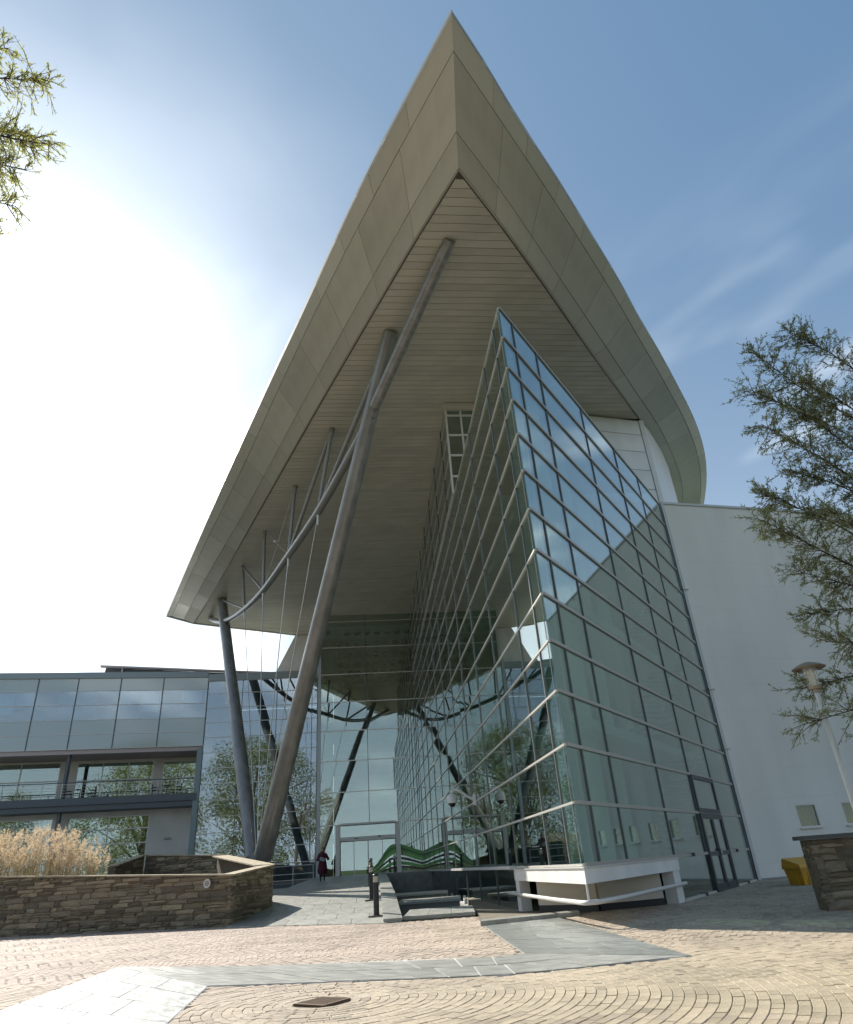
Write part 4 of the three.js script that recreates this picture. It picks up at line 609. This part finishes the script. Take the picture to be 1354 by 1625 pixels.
{
  const t = thing('planter_wall', 'long low stone planter wall with flat coping, at left by the ramp', 'wall', [-12, 0, -27.5]);
  const F0 = V(-24, 0, -31.5), Cf = V(-7.3, 0, -25.25), Cr = V(-6.95, 0, -29.5), Cb = V(-10.86, 0, -36.4), Cl = V(-15.93, 0, -38.86), Cm = V(-16.34, 0, -36.5);
  const tF0 = 2.32, tCf = 1.44, tCr = 1.72, tCb = 2.38, tCl = 2.76, tCm = 2.3;
  const solid = [wallSolid(F0, Cf.clone().lerp(F0, 0.012), -0.3, tF0, tCf, 0.42), wallSolid(Cf.clone().lerp(Cr, 0.045), Cr, -0.3, tCf, tCr, 0.42), wallSolid(Cr, Cb, -0.3, tCr, tCb, 0.5), wallSolid(Cb, Cl, -0.3, tCb, tCl, 0.42, -1), wallSolid(Cl, Cm, -0.3, tCl, tCm, 0.42, -1)];
  addW('mortar', solid, mortarMat, t);
  const front = stoneFace(t, F0, Cf, -0.03, tF0, tCf, 0.16, 0, 0.15), right = stoneFace(t, Cf, Cr, -0.03, tCf, tCr, 0.16, 0, 0.15), back = stoneFace(t, Cl, Cb, 1.0, tCl, tCb, 0.14, 0, 0.15), side = stoneFace(t, Cm, Cl, 1.0, tCm, tCl, 0.14, 0, 0.15);
  placeStones(t, [...front.filter(e => e.s[0] > 6), ...right, ...back], 300); placeStones(t, [...front.filter(e => e.s[0] <= 6), ...side], 0);
  const cope = (a, b, ta, tb, w, n, side = 1) => { const dir = b.clone().sub(a).normalize(), out = V(-dir.z, 0, dir.x).multiplyScalar(side); for (let i = 0; i < n; i++) { const p = a.clone().lerp(b, i / n).addScaledVector(dir, 0.006), q = a.clone().lerp(b, (i + 1) / n).addScaledVector(dir, -0.006); const y0 = ta + (tb - ta) * i / n, y1 = ta + (tb - ta) * (i + 1) / n; const c = [p.clone().addScaledVector(out, 0.05), q.clone().addScaledVector(out, 0.05), q.clone().addScaledVector(out, -w), p.clone().addScaledVector(out, -w)]; addW('coping_stone', hull8([V(c[0].x, y0, c[0].z), V(c[1].x, y1, c[1].z), V(c[2].x, y1, c[2].z), V(c[3].x, y0, c[3].z)], [V(c[0].x, y0 + 0.05, c[0].z), V(c[1].x, y1 + 0.05, c[1].z), V(c[2].x, y1 + 0.05, c[2].z), V(c[3].x, y0 + 0.05, c[3].z)]), copeMat, t); } };
  cope(F0, Cf, tF0, tCf, 0.46, 18); cope(Cf, Cr, tCf + 0.003, tCr, 0.52, 5); cope(Cr, Cb, tCr + 0.006, tCb, 0.75, 8); cope(Cb, Cl, tCb + 0.003, tCl, 0.46, 5, -1); cope(Cl, Cm, tCl + 0.006, tCm, 0.46, 3, -1);
  addW('soil', prism([[-23.5, -31.9], [-7.7, -25.9], [-7.4, -29.4], [-11, -36], [-15.8, -38.4], [-23.5, -38]], 0.5, 0.9), std(0.06, 0.045, 0.03, 0.95), t);
  const dirF = Cf.clone().sub(F0).normalize(), nF = V(-dirF.z, 0, dirF.x); const pq = V(-8.23, 1.27, -25.6).addScaledVector(nF, 0.07);
  const pl = add('plaque', [new THREE.CylinderGeometry(0.13, 0.13, 0.03, 28), new THREE.TorusGeometry(0.125, 0.018, 8, 28).rotateX(Math.PI / 2).translate(0, 0.015, 0)], M.frameWhite, t); pl.position.copy(pq).sub(t.position); pl.rotation.set(Math.PI / 2, 0, 0); pl.rotation.order = 'YXZ'; pl.rotation.y = Math.atan2(nF.x, nF.z);
  const rg = add('plaque_ring', new THREE.TorusGeometry(0.06, 0.014, 8, 24).rotateX(Math.PI / 2).translate(0, 0.02, 0), M.steel, pl);
  add('plaque_centre', new THREE.CylinderGeometry(0.022, 0.022, 0.012, 14).translate(0, 0.02, 0), M.steel, pl);
}
{
  const t = thing('stone_wall', 'rough stone wall end with slab coping at the right edge, near the yellow bin', 'wall', [9, 0, -15.5]);
  const a = V(7.32, 0, -15.58), b = V(13, 0, -14.7), c = V(7.42, 0, -16.2); addW('mortar', wallSolid(a, b, -0.2, 1.26, 1.26, 0.6), mortarMat, t);
  placeStones(t, [...stoneFace(t, a, b, -0.03, 1.26, 1.26, 0.2, 0, 0.16), ...stoneFace(t, c, a, -0.03, 1.26, 1.26, 0.16, 0, 0.16)], 200);
  for (let i = 0; i < 4; i++) { const p = V(7.26, 0, -15.9).lerp(V(13, 0, -15.1), i / 4), q = V(7.26, 0, -15.9).lerp(V(13, 0, -15.1), (i + 1) / 4 - 0.004); addW('coping_stone', beam(V(p.x, 1.30, p.z), V(q.x, 1.30, q.z), 0.72, 0.075), std(0.12, 0.12, 0.115, 0.8, { map: mottle }), t); }
}
// ------------------------------------------------------------------ street furniture
{
  const spots = [[-2.34, -23.1, 'black bollard with a pale light band, nearest on the ramp'], [-2.96, -27.7, 'black bollard close behind the nearest one beside the kerb'], [-4.0, -36.8, 'black bollard halfway up the ramp beside the kerb'], [-4.75, -44.5, 'black bollard farthest up the ramp left of the doors'], [-4.05, -53.5, 'black bollard standing by the right-hand door jamb']];
  let proto;
  spots.forEach(([x, z, lab], i) => {
    const y = i === 4 ? 1.1 : rampY(z, x) + 0.012;
    if (!proto) {
      proto = thing('bollard', lab, 'bollard', [x, y, z], 0, 'bollards along the entrance ramp');
      add('post', [new THREE.CylinderGeometry(0.085, 0.085, 0.86, 24).translate(0, 0.45, 0), new THREE.CylinderGeometry(0.095, 0.1, 0.03, 24).translate(0, 0.035, 0)], M.blackMetal, proto);
      add('light_band', [new THREE.CylinderGeometry(0.075, 0.075, 0.19, 24).translate(0, 0.975, 0), ...[0, 1, 2, 3, 4].map(k => new THREE.CylinderGeometry(0.086, 0.086, 0.012, 24).translate(0, 0.9 + k * 0.038, 0))], std(0.50, 0.46, 0.36, 0.45), proto);
      add('cap', [new THREE.SphereGeometry(0.089, 24, 10, 0, Math.PI * 2, 0, Math.PI / 2).scale(1, 0.45, 1).translate(0, 1.07, 0), new THREE.CylinderGeometry(0.089, 0.089, 0.03, 24).translate(0, 1.057, 0)], M.blackMetal, proto);
      add('base_plate', new THREE.BoxGeometry(0.46, 0.022, 0.46).translate(0, 0.011, 0), std(0.06, 0.06, 0.06, 0.6), proto);
    } else { const c = proto.clone(); c.name = numbered('bollard'); c.position.set(x, y, z); c.userData = { ...proto.userData, label: lab }; scene.add(c); }
  });
}
{
  const t = thing('lamp_post', 'slim grey lamp post with a flat disc hood in front of the grey wall', 'lamp post', [6.69, 0, -12.3]);
  add('pole', [tube(V(0, 0, 0), V(0, 3.6, 0), 0.055, 0.04, 18), tube(V(0, 0, 0), V(0, 0.9, 0), 0.07, 0.07, 18)], std(0.45, 0.46, 0.46, 0.4, { metalness: 0.5 }), t);
  add('hood', new THREE.LatheGeometry([[0.0, 0.10], [0.08, 0.095], [0.2, 0.05], [0.285, 0.0], [0.28, -0.012], [0.2, 0.0], [0.1, 0.0], [0, 0]].map(p => new THREE.Vector2(...p)), 36).translate(0, 4.0, 0), std(0.30, 0.25, 0.18, 0.5, { metalness: 0.3 }), t);
  add('lamp_glass', new THREE.CylinderGeometry(0.125, 0.10, 0.34, 28, 1, true).translate(0, 3.83, 0), phys(0.92, 0.92, 0.88, 0.12, { transmission: 0.85, thickness: 0, ior: 1.5, side: THREE.DoubleSide }), t);
  add('lamp_core', [new THREE.CylinderGeometry(0.055, 0.055, 0.28, 18).translate(0, 3.82, 0), ...[0, 1, 2, 3].map(k => new THREE.CylinderGeometry(0.08, 0.08, 0.012, 18).translate(0, 3.73 + k * 0.065, 0))], std(0.6, 0.58, 0.5, 0.4), t);
  add('collar', [new THREE.CylinderGeometry(0.115, 0.10, 0.05, 28).translate(0, 3.645, 0), new THREE.CylinderGeometry(0.05, 0.05, 0.1, 18).translate(0, 3.6, 0)], std(0.30, 0.25, 0.18, 0.5, { metalness: 0.3 }), t);
}
{
  const t = thing('grit_bin', 'yellow plastic grit bin against the grey wall behind the stone wall', 'grit bin', [11.55, 0, -25.3], 0.35);
  const yl = std(0.62, 0.33, 0.02, 0.45, { map: rep(mottle, 1.2) }); const q = (w, d, y) => [V(-w, y, -d), V(w, y, -d), V(w, y, d), V(-w, y, d)];
  add('tub', hull8(q(0.52, 0.3, 0), q(0.6, 0.36, 0.5)), yl, t);
  add('lid', [hull8(q(0.63, 0.39, 0.502), [V(-0.6, 0.78, -0.33), V(0.6, 0.78, -0.33), V(0.62, 0.58, 0.38), V(-0.62, 0.58, 0.38)])], std(0.58, 0.30, 0.02, 0.42), t); add('rim', [bx(0, 0.49, 0.37, 1.26, 0.05, 0.05), bx(-0.61, 0.49, 0, 0.05, 0.05, 0.76), bx(0.61, 0.49, 0, 0.05, 0.05, 0.76)], yl, t); add('rib', [bx(-0.3, 0.24, 0.335, 0.06, 0.44, 0.05), bx(0.3, 0.24, 0.335, 0.06, 0.44, 0.05), bx(-0.57, 0.24, 0, 0.06, 0.44, 0.3)], yl, t); add('handle', [bx(0, 0.54, 0.41, 0.2, 0.05, 0.05)], std(0.4, 0.2, 0.02, 0.5), t);
}
{
  const b = ab(-0.1, 13.6, 3.55); const t = thing('security_camera', 'white dome security camera on a curved arm fixed to the glass wall', 'security camera', b.toArray(), yaw(83.46));
  const wh = std(0.65, 0.65, 0.63, 0.4);
  add('arm', pathTube([V(0, 0, 0), V(-0.3, 0.16, 0), V(-0.62, 0.38, 0), V(-0.85, 0.40, 0), V(-0.9, 0.26, 0)], 0.055, 24, 10), wh, t); add('bracket', bx(0.01, 0, 0, 0.1, 0.4, 0.22), wh, t);
  add('housing', [new THREE.SphereGeometry(0.2, 20, 10, 0, Math.PI * 2, 0, Math.PI / 2).translate(-0.9, 0.08, 0), new THREE.CylinderGeometry(0.2, 0.2, 0.16, 20).translate(-0.9, 0.0, 0)], wh, t); add('dome', new THREE.SphereGeometry(0.15, 20, 10, 0, Math.PI * 2, Math.PI / 2, Math.PI / 2).translate(-0.9, -0.08, 0), phys(0.02, 0.02, 0.022, 0.05), t);
}
// ------------------------------------------------------------------ person
function field(bones, cell, k) {
  const lo = V(9, 9, 9), hi = V(-9, -9, -9); for (const [a, b, r0, r1] of bones) for (const [p, r] of [[a, r0], [b, r1]]) { lo.min(V(p.x - r, p.y - r, p.z - r)); hi.max(V(p.x + r, p.y + r, p.z + r)); }
  const c = lo.clone().add(hi).multiplyScalar(0.5), half = Math.max(hi.x - lo.x, hi.y - lo.y, hi.z - lo.z) / 2 * 1.12 + cell * 2; const n = Math.min(160, Math.ceil(2 * half / cell));
  const mc = new MarchingCubes(n, new THREE.MeshBasicMaterial(), false, false, 400000); mc.isolation = 0; const d = V(0, 0, 0), q = V(0, 0, 0);
  for (let z = 0; z < n; z++) for (let y = 0; y < n; y++) for (let x = 0; x < n; x++) {
    const p = V(((x - n / 2) / (n / 2)) * half + c.x, ((y - n / 2) / (n / 2)) * half + c.y, ((z - n / 2) / (n / 2)) * half + c.z); let s = 9;
    for (const [a, b, r0, r1] of bones) { d.subVectors(b, a); const L = d.lengthSq() || 1e-9; const t = clamp01(q.subVectors(p, a).dot(d) / L); const e = q.copy(a).addScaledVector(d, t).distanceTo(p) - (r0 + (r1 - r0) * t); const h = clamp01(0.5 + 0.5 * (s - e) / k); s = s + (e - s) * h - k * h * (1 - h); }
    mc.field[x + y * n + z * n * n] = -s;
  }
  mc.update(); const cnt = mc.count ?? mc.geometry.drawRange.count; const g = new THREE.BufferGeometry(); g.setAttribute('position', new THREE.BufferAttribute(mc.positionArray.slice(0, cnt * 3), 3)); g.setAttribute('normal', new THREE.BufferAttribute(mc.normalArray.slice(0, cnt * 3), 3)); g.scale(half, half, half).translate(c.x, c.y, c.z); g.setAttribute('uv', new THREE.BufferAttribute(new Float32Array(cnt * 2), 2)); return g;
}
{
  const z = -47.6, x = -8.15; const t = thing('person', 'person in a long maroon coat walking down the ramp, one hand raised to the face', 'person', [x, rampY(z, x) + 0.012, z], 0.12);
  t.scale.setScalar(1.1); t.updateMatrixWorld(true);
  const skin = std(0.40, 0.26, 0.19, 0.6), dark = std(0.012, 0.012, 0.016, 0.8), coat = std(0.075, 0.010, 0.022, 0.85), grey = std(0.35, 0.36, 0.4, 0.8);
  const b = (ax, ay, az, bx_, by, bz, r0, r1) => [V(ax, ay, az), V(bx_, by, bz), r0, r1];
  const hand = (o, d, s) => { const f = []; const px = V(-d.z, 0, d.x); f.push([o, o.clone().addScaledVector(d, 0.07), 0.028, 0.032]); for (let i = 0; i < 4; i++) { const k = o.clone().addScaledVector(d, 0.085).addScaledVector(px, (i - 1.5) * 0.02); const l = [0.036, 0.042, 0.04, 0.03][i]; const m = k.clone().addScaledVector(d, l), e = m.clone().addScaledVector(d, l * 0.7).add(V(0, -0.012, 0.014)); f.push([k, m, 0.0095, 0.009], [m, e, 0.009, 0.0075]); } const tb = o.clone().addScaledVector(px, -0.03 * s).addScaledVector(d, 0.02), t2 = tb.clone().addScaledVector(d, 0.035).addScaledVector(px, -0.03 * s); f.push([tb, t2, 0.012, 0.010], [t2, t2.clone().addScaledVector(d, 0.028), 0.010, 0.008]); return f; };
  const body = field([b(0, 0.9, 0, 0, 1.32, 0, 0.14, 0.16), b(0, 1.4, 0, 0, 1.5, 0.01, 0.058, 0.055), b(-0.09, 0.88, 0, -0.1, 0.48, 0.05, 0.085, 0.062), b(-0.1, 0.48, 0.05, -0.1, 0.09, -0.02, 0.06, 0.042), b(-0.1, 0.05, -0.03, -0.1, 0.035, 0.15, 0.042, 0.035), b(0.09, 0.88, 0, 0.1, 0.48, 0.0, 0.085, 0.062), b(0.1, 0.48, 0.0, 0.1, 0.11, -0.12, 0.06, 0.042), b(0.1, 0.06, -0.14, 0.1, 0.04, 0.05, 0.042, 0.035), b(-0.17, 1.36, 0, -0.27, 1.1, 0.02, 0.05, 0.042), b(-0.27, 1.1, 0.02, -0.12, 1.16, 0.22, 0.042, 0.03), b(0.17, 1.36, 0, 0.30, 1.13, 0.06, 0.05, 0.042), b(0.30, 1.13, 0.06, 0.16, 1.4, 0.16, 0.042, 0.03)], 0.016, 0.03);
  add('body', body, dark, t);
  const head = field([b(0, 1.585, 0.0, 0, 1.61, 0.005, 0.088, 0.092), b(0, 1.53, 0.03, 0, 1.55, 0.035, 0.06, 0.062), b(0, 1.575, 0.095, 0, 1.555, 0.108, 0.012, 0.017), b(-0.088, 1.57, 0, -0.09, 1.59, 0, 0.016, 0.02), b(0.088, 1.57, 0, 0.09, 1.59, 0, 0.016, 0.02), b(-0.02, 1.515, 0.085, 0.02, 1.515, 0.085, 0.012, 0.012), b(0, 1.46, 0, 0, 1.5, 0.01, 0.05, 0.05)], 0.007, 0.014);
  const hd = add('head', head, skin, t); for (const s of [-1, 1]) add('eye', new THREE.SphereGeometry(0.011, 10, 8).translate(s * 0.032, 1.588, 0.088), dark, hd);
  add('hair', field([b(0, 1.62, -0.025, 0, 1.65, -0.01, 0.1, 0.085), b(-0.07, 1.6, -0.03, -0.08, 1.5, -0.03, 0.04, 0.03), b(0.07, 1.6, -0.03, 0.08, 1.5, -0.03, 0.04, 0.03), b(0, 1.69, -0.03, 0, 1.72, -0.03, 0.04, 0.035)], 0.009, 0.02), dark, t);
  add('hand', field(hand(V(0.15, 1.42, 0.165), V(-0.3, 0.85, -0.2).normalize(), 1), 0.004, 0.008), skin, t); add('hand', field(hand(V(-0.10, 1.165, 0.235), V(0.95, 0.15, 0.25).normalize(), -1), 0.004, 0.008), skin, t);
  add('coat', field([b(0, 0.98, 0, 0, 1.33, 0, 0.19, 0.185), b(-0.12, 1.33, 0, 0.12, 1.33, 0, 0.12, 0.12), b(0, 0.62, 0, 0, 1.0, 0, 0.245, 0.2), b(-0.14, 0.52, 0.0, -0.06, 0.9, 0, 0.15, 0.17), b(0.14, 0.52, -0.02, 0.06, 0.9, 0, 0.15, 0.17), b(-0.18, 1.36, 0, -0.29, 1.1, 0.02, 0.08, 0.072), b(-0.29, 1.1, 0.02, -0.15, 1.15, 0.2, 0.07, 0.06), b(0.18, 1.36, 0, 0.32, 1.13, 0.06, 0.08, 0.072), b(0.32, 1.13, 0.06, 0.185, 1.35, 0.145, 0.07, 0.058)], 0.017, 0.03), coat, t);
  add('bag', new THREE.CapsuleGeometry(0.1, 0.12, 6, 14).rotateZ(1.2).scale(1, 1, 0.5).translate(0.0, 1.12, 0.235), grey, t); add('scarf', new THREE.TorusGeometry(0.085, 0.035, 10, 24).rotateX(1.35).translate(0, 1.44, 0.015), std(0.05, 0.02, 0.03, 0.9), t);
}

// ------------------------------------------------------------------ plants
const bark = std(0.10, 0.075, 0.05, 0.9, { map: rep(mottle, 2, 4), bumpMap: grain, bumpScale: 0.02 }), twigM = std(0.09, 0.06, 0.04, 0.85);
function limbGeo(pts, r0, r1, seg = 14, rad = 6) { const c = new THREE.CatmullRomCurve3(pts); const g = new THREE.TubeGeometry(c, seg, 1, rad, false); const p = g.attributes.position, cs = []; for (let i = 0; i <= seg; i++) cs.push(c.getPointAt(i / seg)); for (let i = 0; i <= seg; i++) for (let j = 0; j <= rad; j++) { const k = i * (rad + 1) + j; const r = r0 + (r1 - r0) * i / seg; p.setXYZ(k, cs[i].x + (p.getX(k) - cs[i].x) * r, cs[i].y + (p.getY(k) - cs[i].y) * r, cs[i].z + (p.getZ(k) - cs[i].z) * r); } g.computeVertexNormals(); return g; }
function leafMesh(name, list, mat, parent) { // list: [pos, dir, len, wid]
  const pos = new Float32Array(list.length * 12 * 3); let k = 0; const s = V(0, 0, 0), n = V(0, 0, 0);
  const put = v => { pos[k++] = v.x; pos[k++] = v.y; pos[k++] = v.z; };
  for (const [p, d, l, w] of list) { n.set(rnd() - 0.5, rnd() - 0.5, rnd() - 0.5).normalize(); s.crossVectors(d, n).normalize().multiplyScalar(w / 2); const m = p.clone().addScaledVector(d, l * 0.45), e = p.clone().addScaledVector(d, l), up = n.clone().multiplyScalar(w * 0.12); const a = m.clone().add(s).add(up), b = m.clone().sub(s).add(up); put(p); put(a); put(m); put(p); put(m); put(b); put(a); put(e); put(m); put(m); put(e); put(b); }
  const g = new THREE.BufferGeometry(); g.setAttribute('position', new THREE.BufferAttribute(pos, 3)); g.computeVertexNormals(); return add(name, g, mat, parent);
}
const rdir = (dn = 0) => { const v = V(R(-1, 1), R(-1, 1) + dn, R(-1, 1)); return v.lengthSq() < 0.01 ? V(1, 0, 0) : v.normalize(); };
function feathery(t, limbs, o) { // limbs: [points..., r0]; world metres
  const tw = [], lv = [];
  for (const L of limbs) {
    const pts = L.p, c = new THREE.CatmullRomCurve3(pts), len = c.getLength(); addW('branch', limbGeo(pts, L.r, 0.006, 18, 6), bark, t);
    const n = Math.floor(len * o.twigs * (L.dense ?? 1));
    for (let i = 0; i < n; i++) {
      const u = 0.22 + 0.78 * Math.pow(rnd(), 0.75), p = c.getPoint(u), tg = c.getTangent(u); const d = tg.clone().multiplyScalar(0.8).add(rdir(o.droop)).normalize(); const l = R(0.3, 1) * o.tl * (1.15 - 0.5 * u);
      const m = p.clone().addScaledVector(d, l * 0.5).add(V(R(-.05, .05), R(-.05, .05), R(-.05, .05))), e = p.clone().addScaledVector(d, l).add(V(0, -o.sag * l, 0)); tw.push(limbGeo([p, m, e], 0.007, 0.0025, 4, 4));
      const cc = new THREE.QuadraticBezierCurve3(p, m, e);
      for (let s = 0; s < 3; s++) { const v = R(0.25, 0.9), q = cc.getPoint(v), d2 = d.clone().add(rdir(o.droop).multiplyScalar(0.9)).normalize(), l2 = l * R(0.2, 0.5), e2 = q.clone().addScaledVector(d2, l2); tw.push(limbGeo([q, q.clone().lerp(e2, 0.5), e2], 0.004, 0.002, 2, 3)); for (let j = 0; j < o.leaves; j++) { const w = rnd(); lv.push([q.clone().lerp(e2, w), d2.clone().add(rdir().multiplyScalar(0.9)).normalize(), R(0.6, 1.3) * o.ll, R(0.7, 1.2) * o.lw]); } }
      for (let j = 0; j < o.leaves * 2; j++) lv.push([cc.getPoint(R(0.15, 1)), d.clone().add(rdir().multiplyScalar(0.9)).normalize(), R(0.6, 1.3) * o.ll, R(0.7, 1.2) * o.lw]);
    }
  }
  addW('twigs', tw, twigM, t).userData.kind = 'stuff';
  const g = leafMesh('crown', lv, o.mat, t); g.geometry.applyMatrix4(t.matrixWorld.clone().invert());
}
{ // tree whose crown enters from the right
  const t = thing('willow_tree', 'sparse feathery willow tree in young leaf reaching in from the right edge', 'tree', [10.3, 0, -12.4]);
  addW('trunk', limbGeo([V(10.3, -0.1, -12.4), V(10.2, 2.5, -12.3), V(10.6, 5.5, -12.2), V(10.9, 8.5, -12.1), V(11.2, 11.5, -12.0)], 0.26, 0.05, 20, 10), bark, t);
  const T = (y) => V(10.25 + 0.06 * y, y, -12.3 + 0.02 * y);
  const L = [];
  const limb = (y0, x, y, z, r = 0.05, dense = 1) => { const a = T(y0), e = V(x, y, z); L.push({ p: [a, a.clone().lerp(e, 0.35).add(V(0, 0.35, R(-.2, .2))), a.clone().lerp(e, 0.7).add(V(0, 0.25, R(-.2, .2))), e], r: r * 0.6, dense }); };
  limb(3.6, 6.2, 6.55, -11.3, 0.07, 1.2); limb(4.3, 6.45, 7.2, -11.5, 0.06, 1.1); limb(5.2, 6.75, 8.6, -11.2, 0.06, 1.3); limb(6.2, 6.9, 9.6, -11.4, 0.05, 1.4); limb(7.2, 7.35, 10.6, -11.5, 0.05, 1.5); limb(6.8, 7.7, 9.3, -10.9, 0.05, 1.5); limb(5.6, 7.4, 7.9, -11.9, 0.05, 1.5); limb(8.0, 8.3, 11.2, -11.6, 0.05, 1.5);
  limb(4.6, 7.3, 6.4, -11.0, 0.05, 1.3); limb(3.8, 6.9, 5.7, -11.9, 0.05, 1.1); limb(3.0, 6.15, 3.0, -12.1, 0.05, 0.8); limb(3.2, 6.8, 4.3, -11.7, 0.05, 0.9); limb(2.6, 7.0, 2.6, -11.7, 0.045, 0.8); limb(3.4, 6.6, 3.7, -12.6, 0.045, 0.9); limb(4.2, 7.2, 5.1, -12.6, 0.05, 1.1);
  limb(5.0, 10.5, 8.0, -12.9, 0.06); limb(6.5, 10.4, 9.5, -11.6, 0.06); limb(4, 10.8, 6.0, -11.2, 0.06); limb(7, 9.3, 10.5, -13.6, 0.05);
  feathery(t, L, { twigs: 18, tl: 0.9, leaves: 7, ll: 0.072, lw: 0.019, droop: 0.05, sag: 0.12, mat: phys(0.27, 0.30, 0.13, 0.9, { transmission: 0.45, thickness: 0, side: THREE.DoubleSide }) });
}
{ // spray of willow at the upper left
  const t = thing('willow_tree', 'sunlit yellow-green willow branches reaching in at the upper left corner', 'tree', [-10.5, 0, -4.2]);
  addW('trunk', limbGeo([V(-10.5, -0.1, -4.2), V(-10.4, 3.5, -4.2), V(-10.1, 7.5, -4.4), V(-9.5, 11.5, -4.8), V(-9.0, 15, -5)], 0.3, 0.07, 20, 10), bark, t);
  const L = []; const limb = (y0, x, y, z, dense = 1, drop = 0) => { const a = V(-10.1 + 0.03 * y0, y0, -4.5), e = V(x, y, z); L.push({ p: [a, a.clone().lerp(e, 0.4).add(V(0, 0.7, 0)), a.clone().lerp(e, 0.75).add(V(0, 0.5, 0)), e], r: 0.06, dense }); };
  limb(8.8, -5.35, 12.4, -5.9, 1.1); limb(8.6, -5.2, 11.1, -6.1, 1.2); limb(8.3, -5.35, 10.4, -6.0, 1.1); limb(7.9, -5.4, 9.75, -6.1, 0.8); limb(7.6, -5.5, 9.3, -6.1, 0.6); limb(9.2, -6.0, 13.0, -5.7, 0.9); limb(8.9, -5.9, 11.6, -5.5, 1.2); limb(8.5, -6.0, 10.9, -6.3, 1.2); limb(8.6, -5.6, 11.5, -6.2, 1.0); limb(9.5, -8, 14, -4, 1); limb(8, -7.5, 10, -2.5, 1); limb(8, -12.5, 12, -4, 1);
  feathery(t, L, { twigs: 15, tl: 0.75, leaves: 7, ll: 0.05, lw: 0.016, droop: -0.15, sag: 0.2, mat: phys(0.48, 0.48, 0.13, 0.9, { transmission: 0.6, thickness: 0, side: THREE.DoubleSide }) });
}
{ // trees across the plaza, seen in the glass
  const lab = ['broad pale green tree mirrored in the glazed link behind the raking columns', 'broad tree mirrored in the ground-floor window behind the reeds', 'broad tree mirrored in the windows at the far left of the wing', 'broad tree far across the plaza beside the grass, out on the right'];
  let proto; const at = [[-17.5, 10, 1.42], [-40, 12, 1.0], [-54, 16, 1.1], [34, 24, 1.2]];
  at.forEach(([x, z, s], i) => {
    if (!proto) {
      proto = thing('broad_tree', lab[0], 'tree', [x, -0.3, z], 0, 'trees across the plaza'); add('trunk', limbGeo([V(0, 0, 0), V(0.1, 3, 0), V(0, 7, 0.2), V(0.3, 13, 0)], 0.5, 0.12, 12, 10), bark, proto); const lv = [];
      for (let b = 0; b < 16; b++) { const a = b * 2.4, y0 = R(2.5, 9), e = V(Math.cos(a) * R(3, 7.5), y0 + R(3, 7.5), Math.sin(a) * R(3, 7.5)); add('branch', limbGeo([V(0, y0, 0), e.clone().multiplyScalar(0.5).setY(y0 + (e.y - y0) * 0.6), e], 0.13, 0.03, 8, 5), bark, proto); }
      const cl = []; for (let c = 0; c < 190; c++) { const a = R(0, 6.28), yy = R(2.2, 16), rr = 8.2 * Math.sqrt(Math.max(0.06, 1 - Math.pow((yy - 7.8) / 8.8, 2))) * Math.pow(rnd(), 0.42); cl.push(V(Math.cos(a) * rr, yy, Math.sin(a) * rr)); }
      for (const c of cl) for (let j = 0; j < 130; j++) { const d = rdir(), r = Math.pow(rnd(), 0.5) * 1.5; lv.push([c.clone().addScaledVector(d, r), rdir(-0.4), R(0.2, 0.4), R(0.09, 0.16)]); }
      leafMesh('crown', lv, phys(0.17, 0.19, 0.05, 0.9, { transmission: 0.35, thickness: 0, side: THREE.DoubleSide }), proto); proto.scale.setScalar(s);
    } else { const c = proto.clone(); c.name = numbered('broad_tree'); c.position.set(x, -0.3, z); c.rotation.y = i * 1.7; c.scale.setScalar(s); c.userData = { ...proto.userData, label: lab[i] }; scene.add(c); }
  });
}
{ // tall dry reeds in the planter
  const g = []; const blades = [], plumes = []; const base0 = V(-12, 0, -27.5);
  for (let i = 0; i < 620; i++) {
    const u = rnd(); const x = -24 + u * 9.9, front = -25.25 + (x + 7.3) * 0.374; const z = front - R(0.7, 3.2); const edge = smooth(-14.0, -16.6, x); const h = R(1.3, 2.5) * (0.62 + 0.38 * edge) + 0.35; const y0 = 0.85; const lean = V(R(-0.22, 0.30), 0, R(-0.2, 0.2)); const top = V(x + lean.x * h * 0.5, y0 + h, z + lean.z * h * 0.5);
    blades.push([V(x, y0, z), top.clone().sub(V(x, y0, z)).normalize(), h, 0.022]); for (let k = 0; k < 3; k++) { const f = R(0.25, 0.75), p = V(x, y0, z).lerp(top, f); blades.push([p, V(R(-.7, .7), R(0.3, 1), R(-.7, .7)).normalize(), R(0.35, 0.7), 0.022]); }
    const bend = V(R(-0.3, 0.6), 1, R(-0.3, 0.3)).normalize(); for (let k = 0; k < 40; k++) { const f = k / 40, p = top.clone().addScaledVector(bend, (f - 0.35) * 0.42).add(V(0, -f * f * 0.06, 0)); plumes.push([p, bend.clone().multiplyScalar(0.7).add(rdir(-0.1)).normalize(), R(0.07, 0.19) * (1.15 - f * 0.7), 0.021]); }
  }
  const t = new THREE.Group(); t.name = 'reeds'; t.userData = { kind: 'stuff', label: 'tall dry golden reeds with feathery plumes growing in the stone planter', category: 'reeds' }; scene.add(t);
  leafMesh('stalks', blades, phys(0.42, 0.32, 0.17, 0.9, { transmission: 0.3, thickness: 0, side: THREE.DoubleSide }), t); leafMesh('plumes', plumes, phys(0.70, 0.57, 0.40, 0.95, { transmission: 0.45, thickness: 0, side: THREE.DoubleSide }), t);
}
renderer.setSize(853, 1024);
renderer.render(scene, camera);
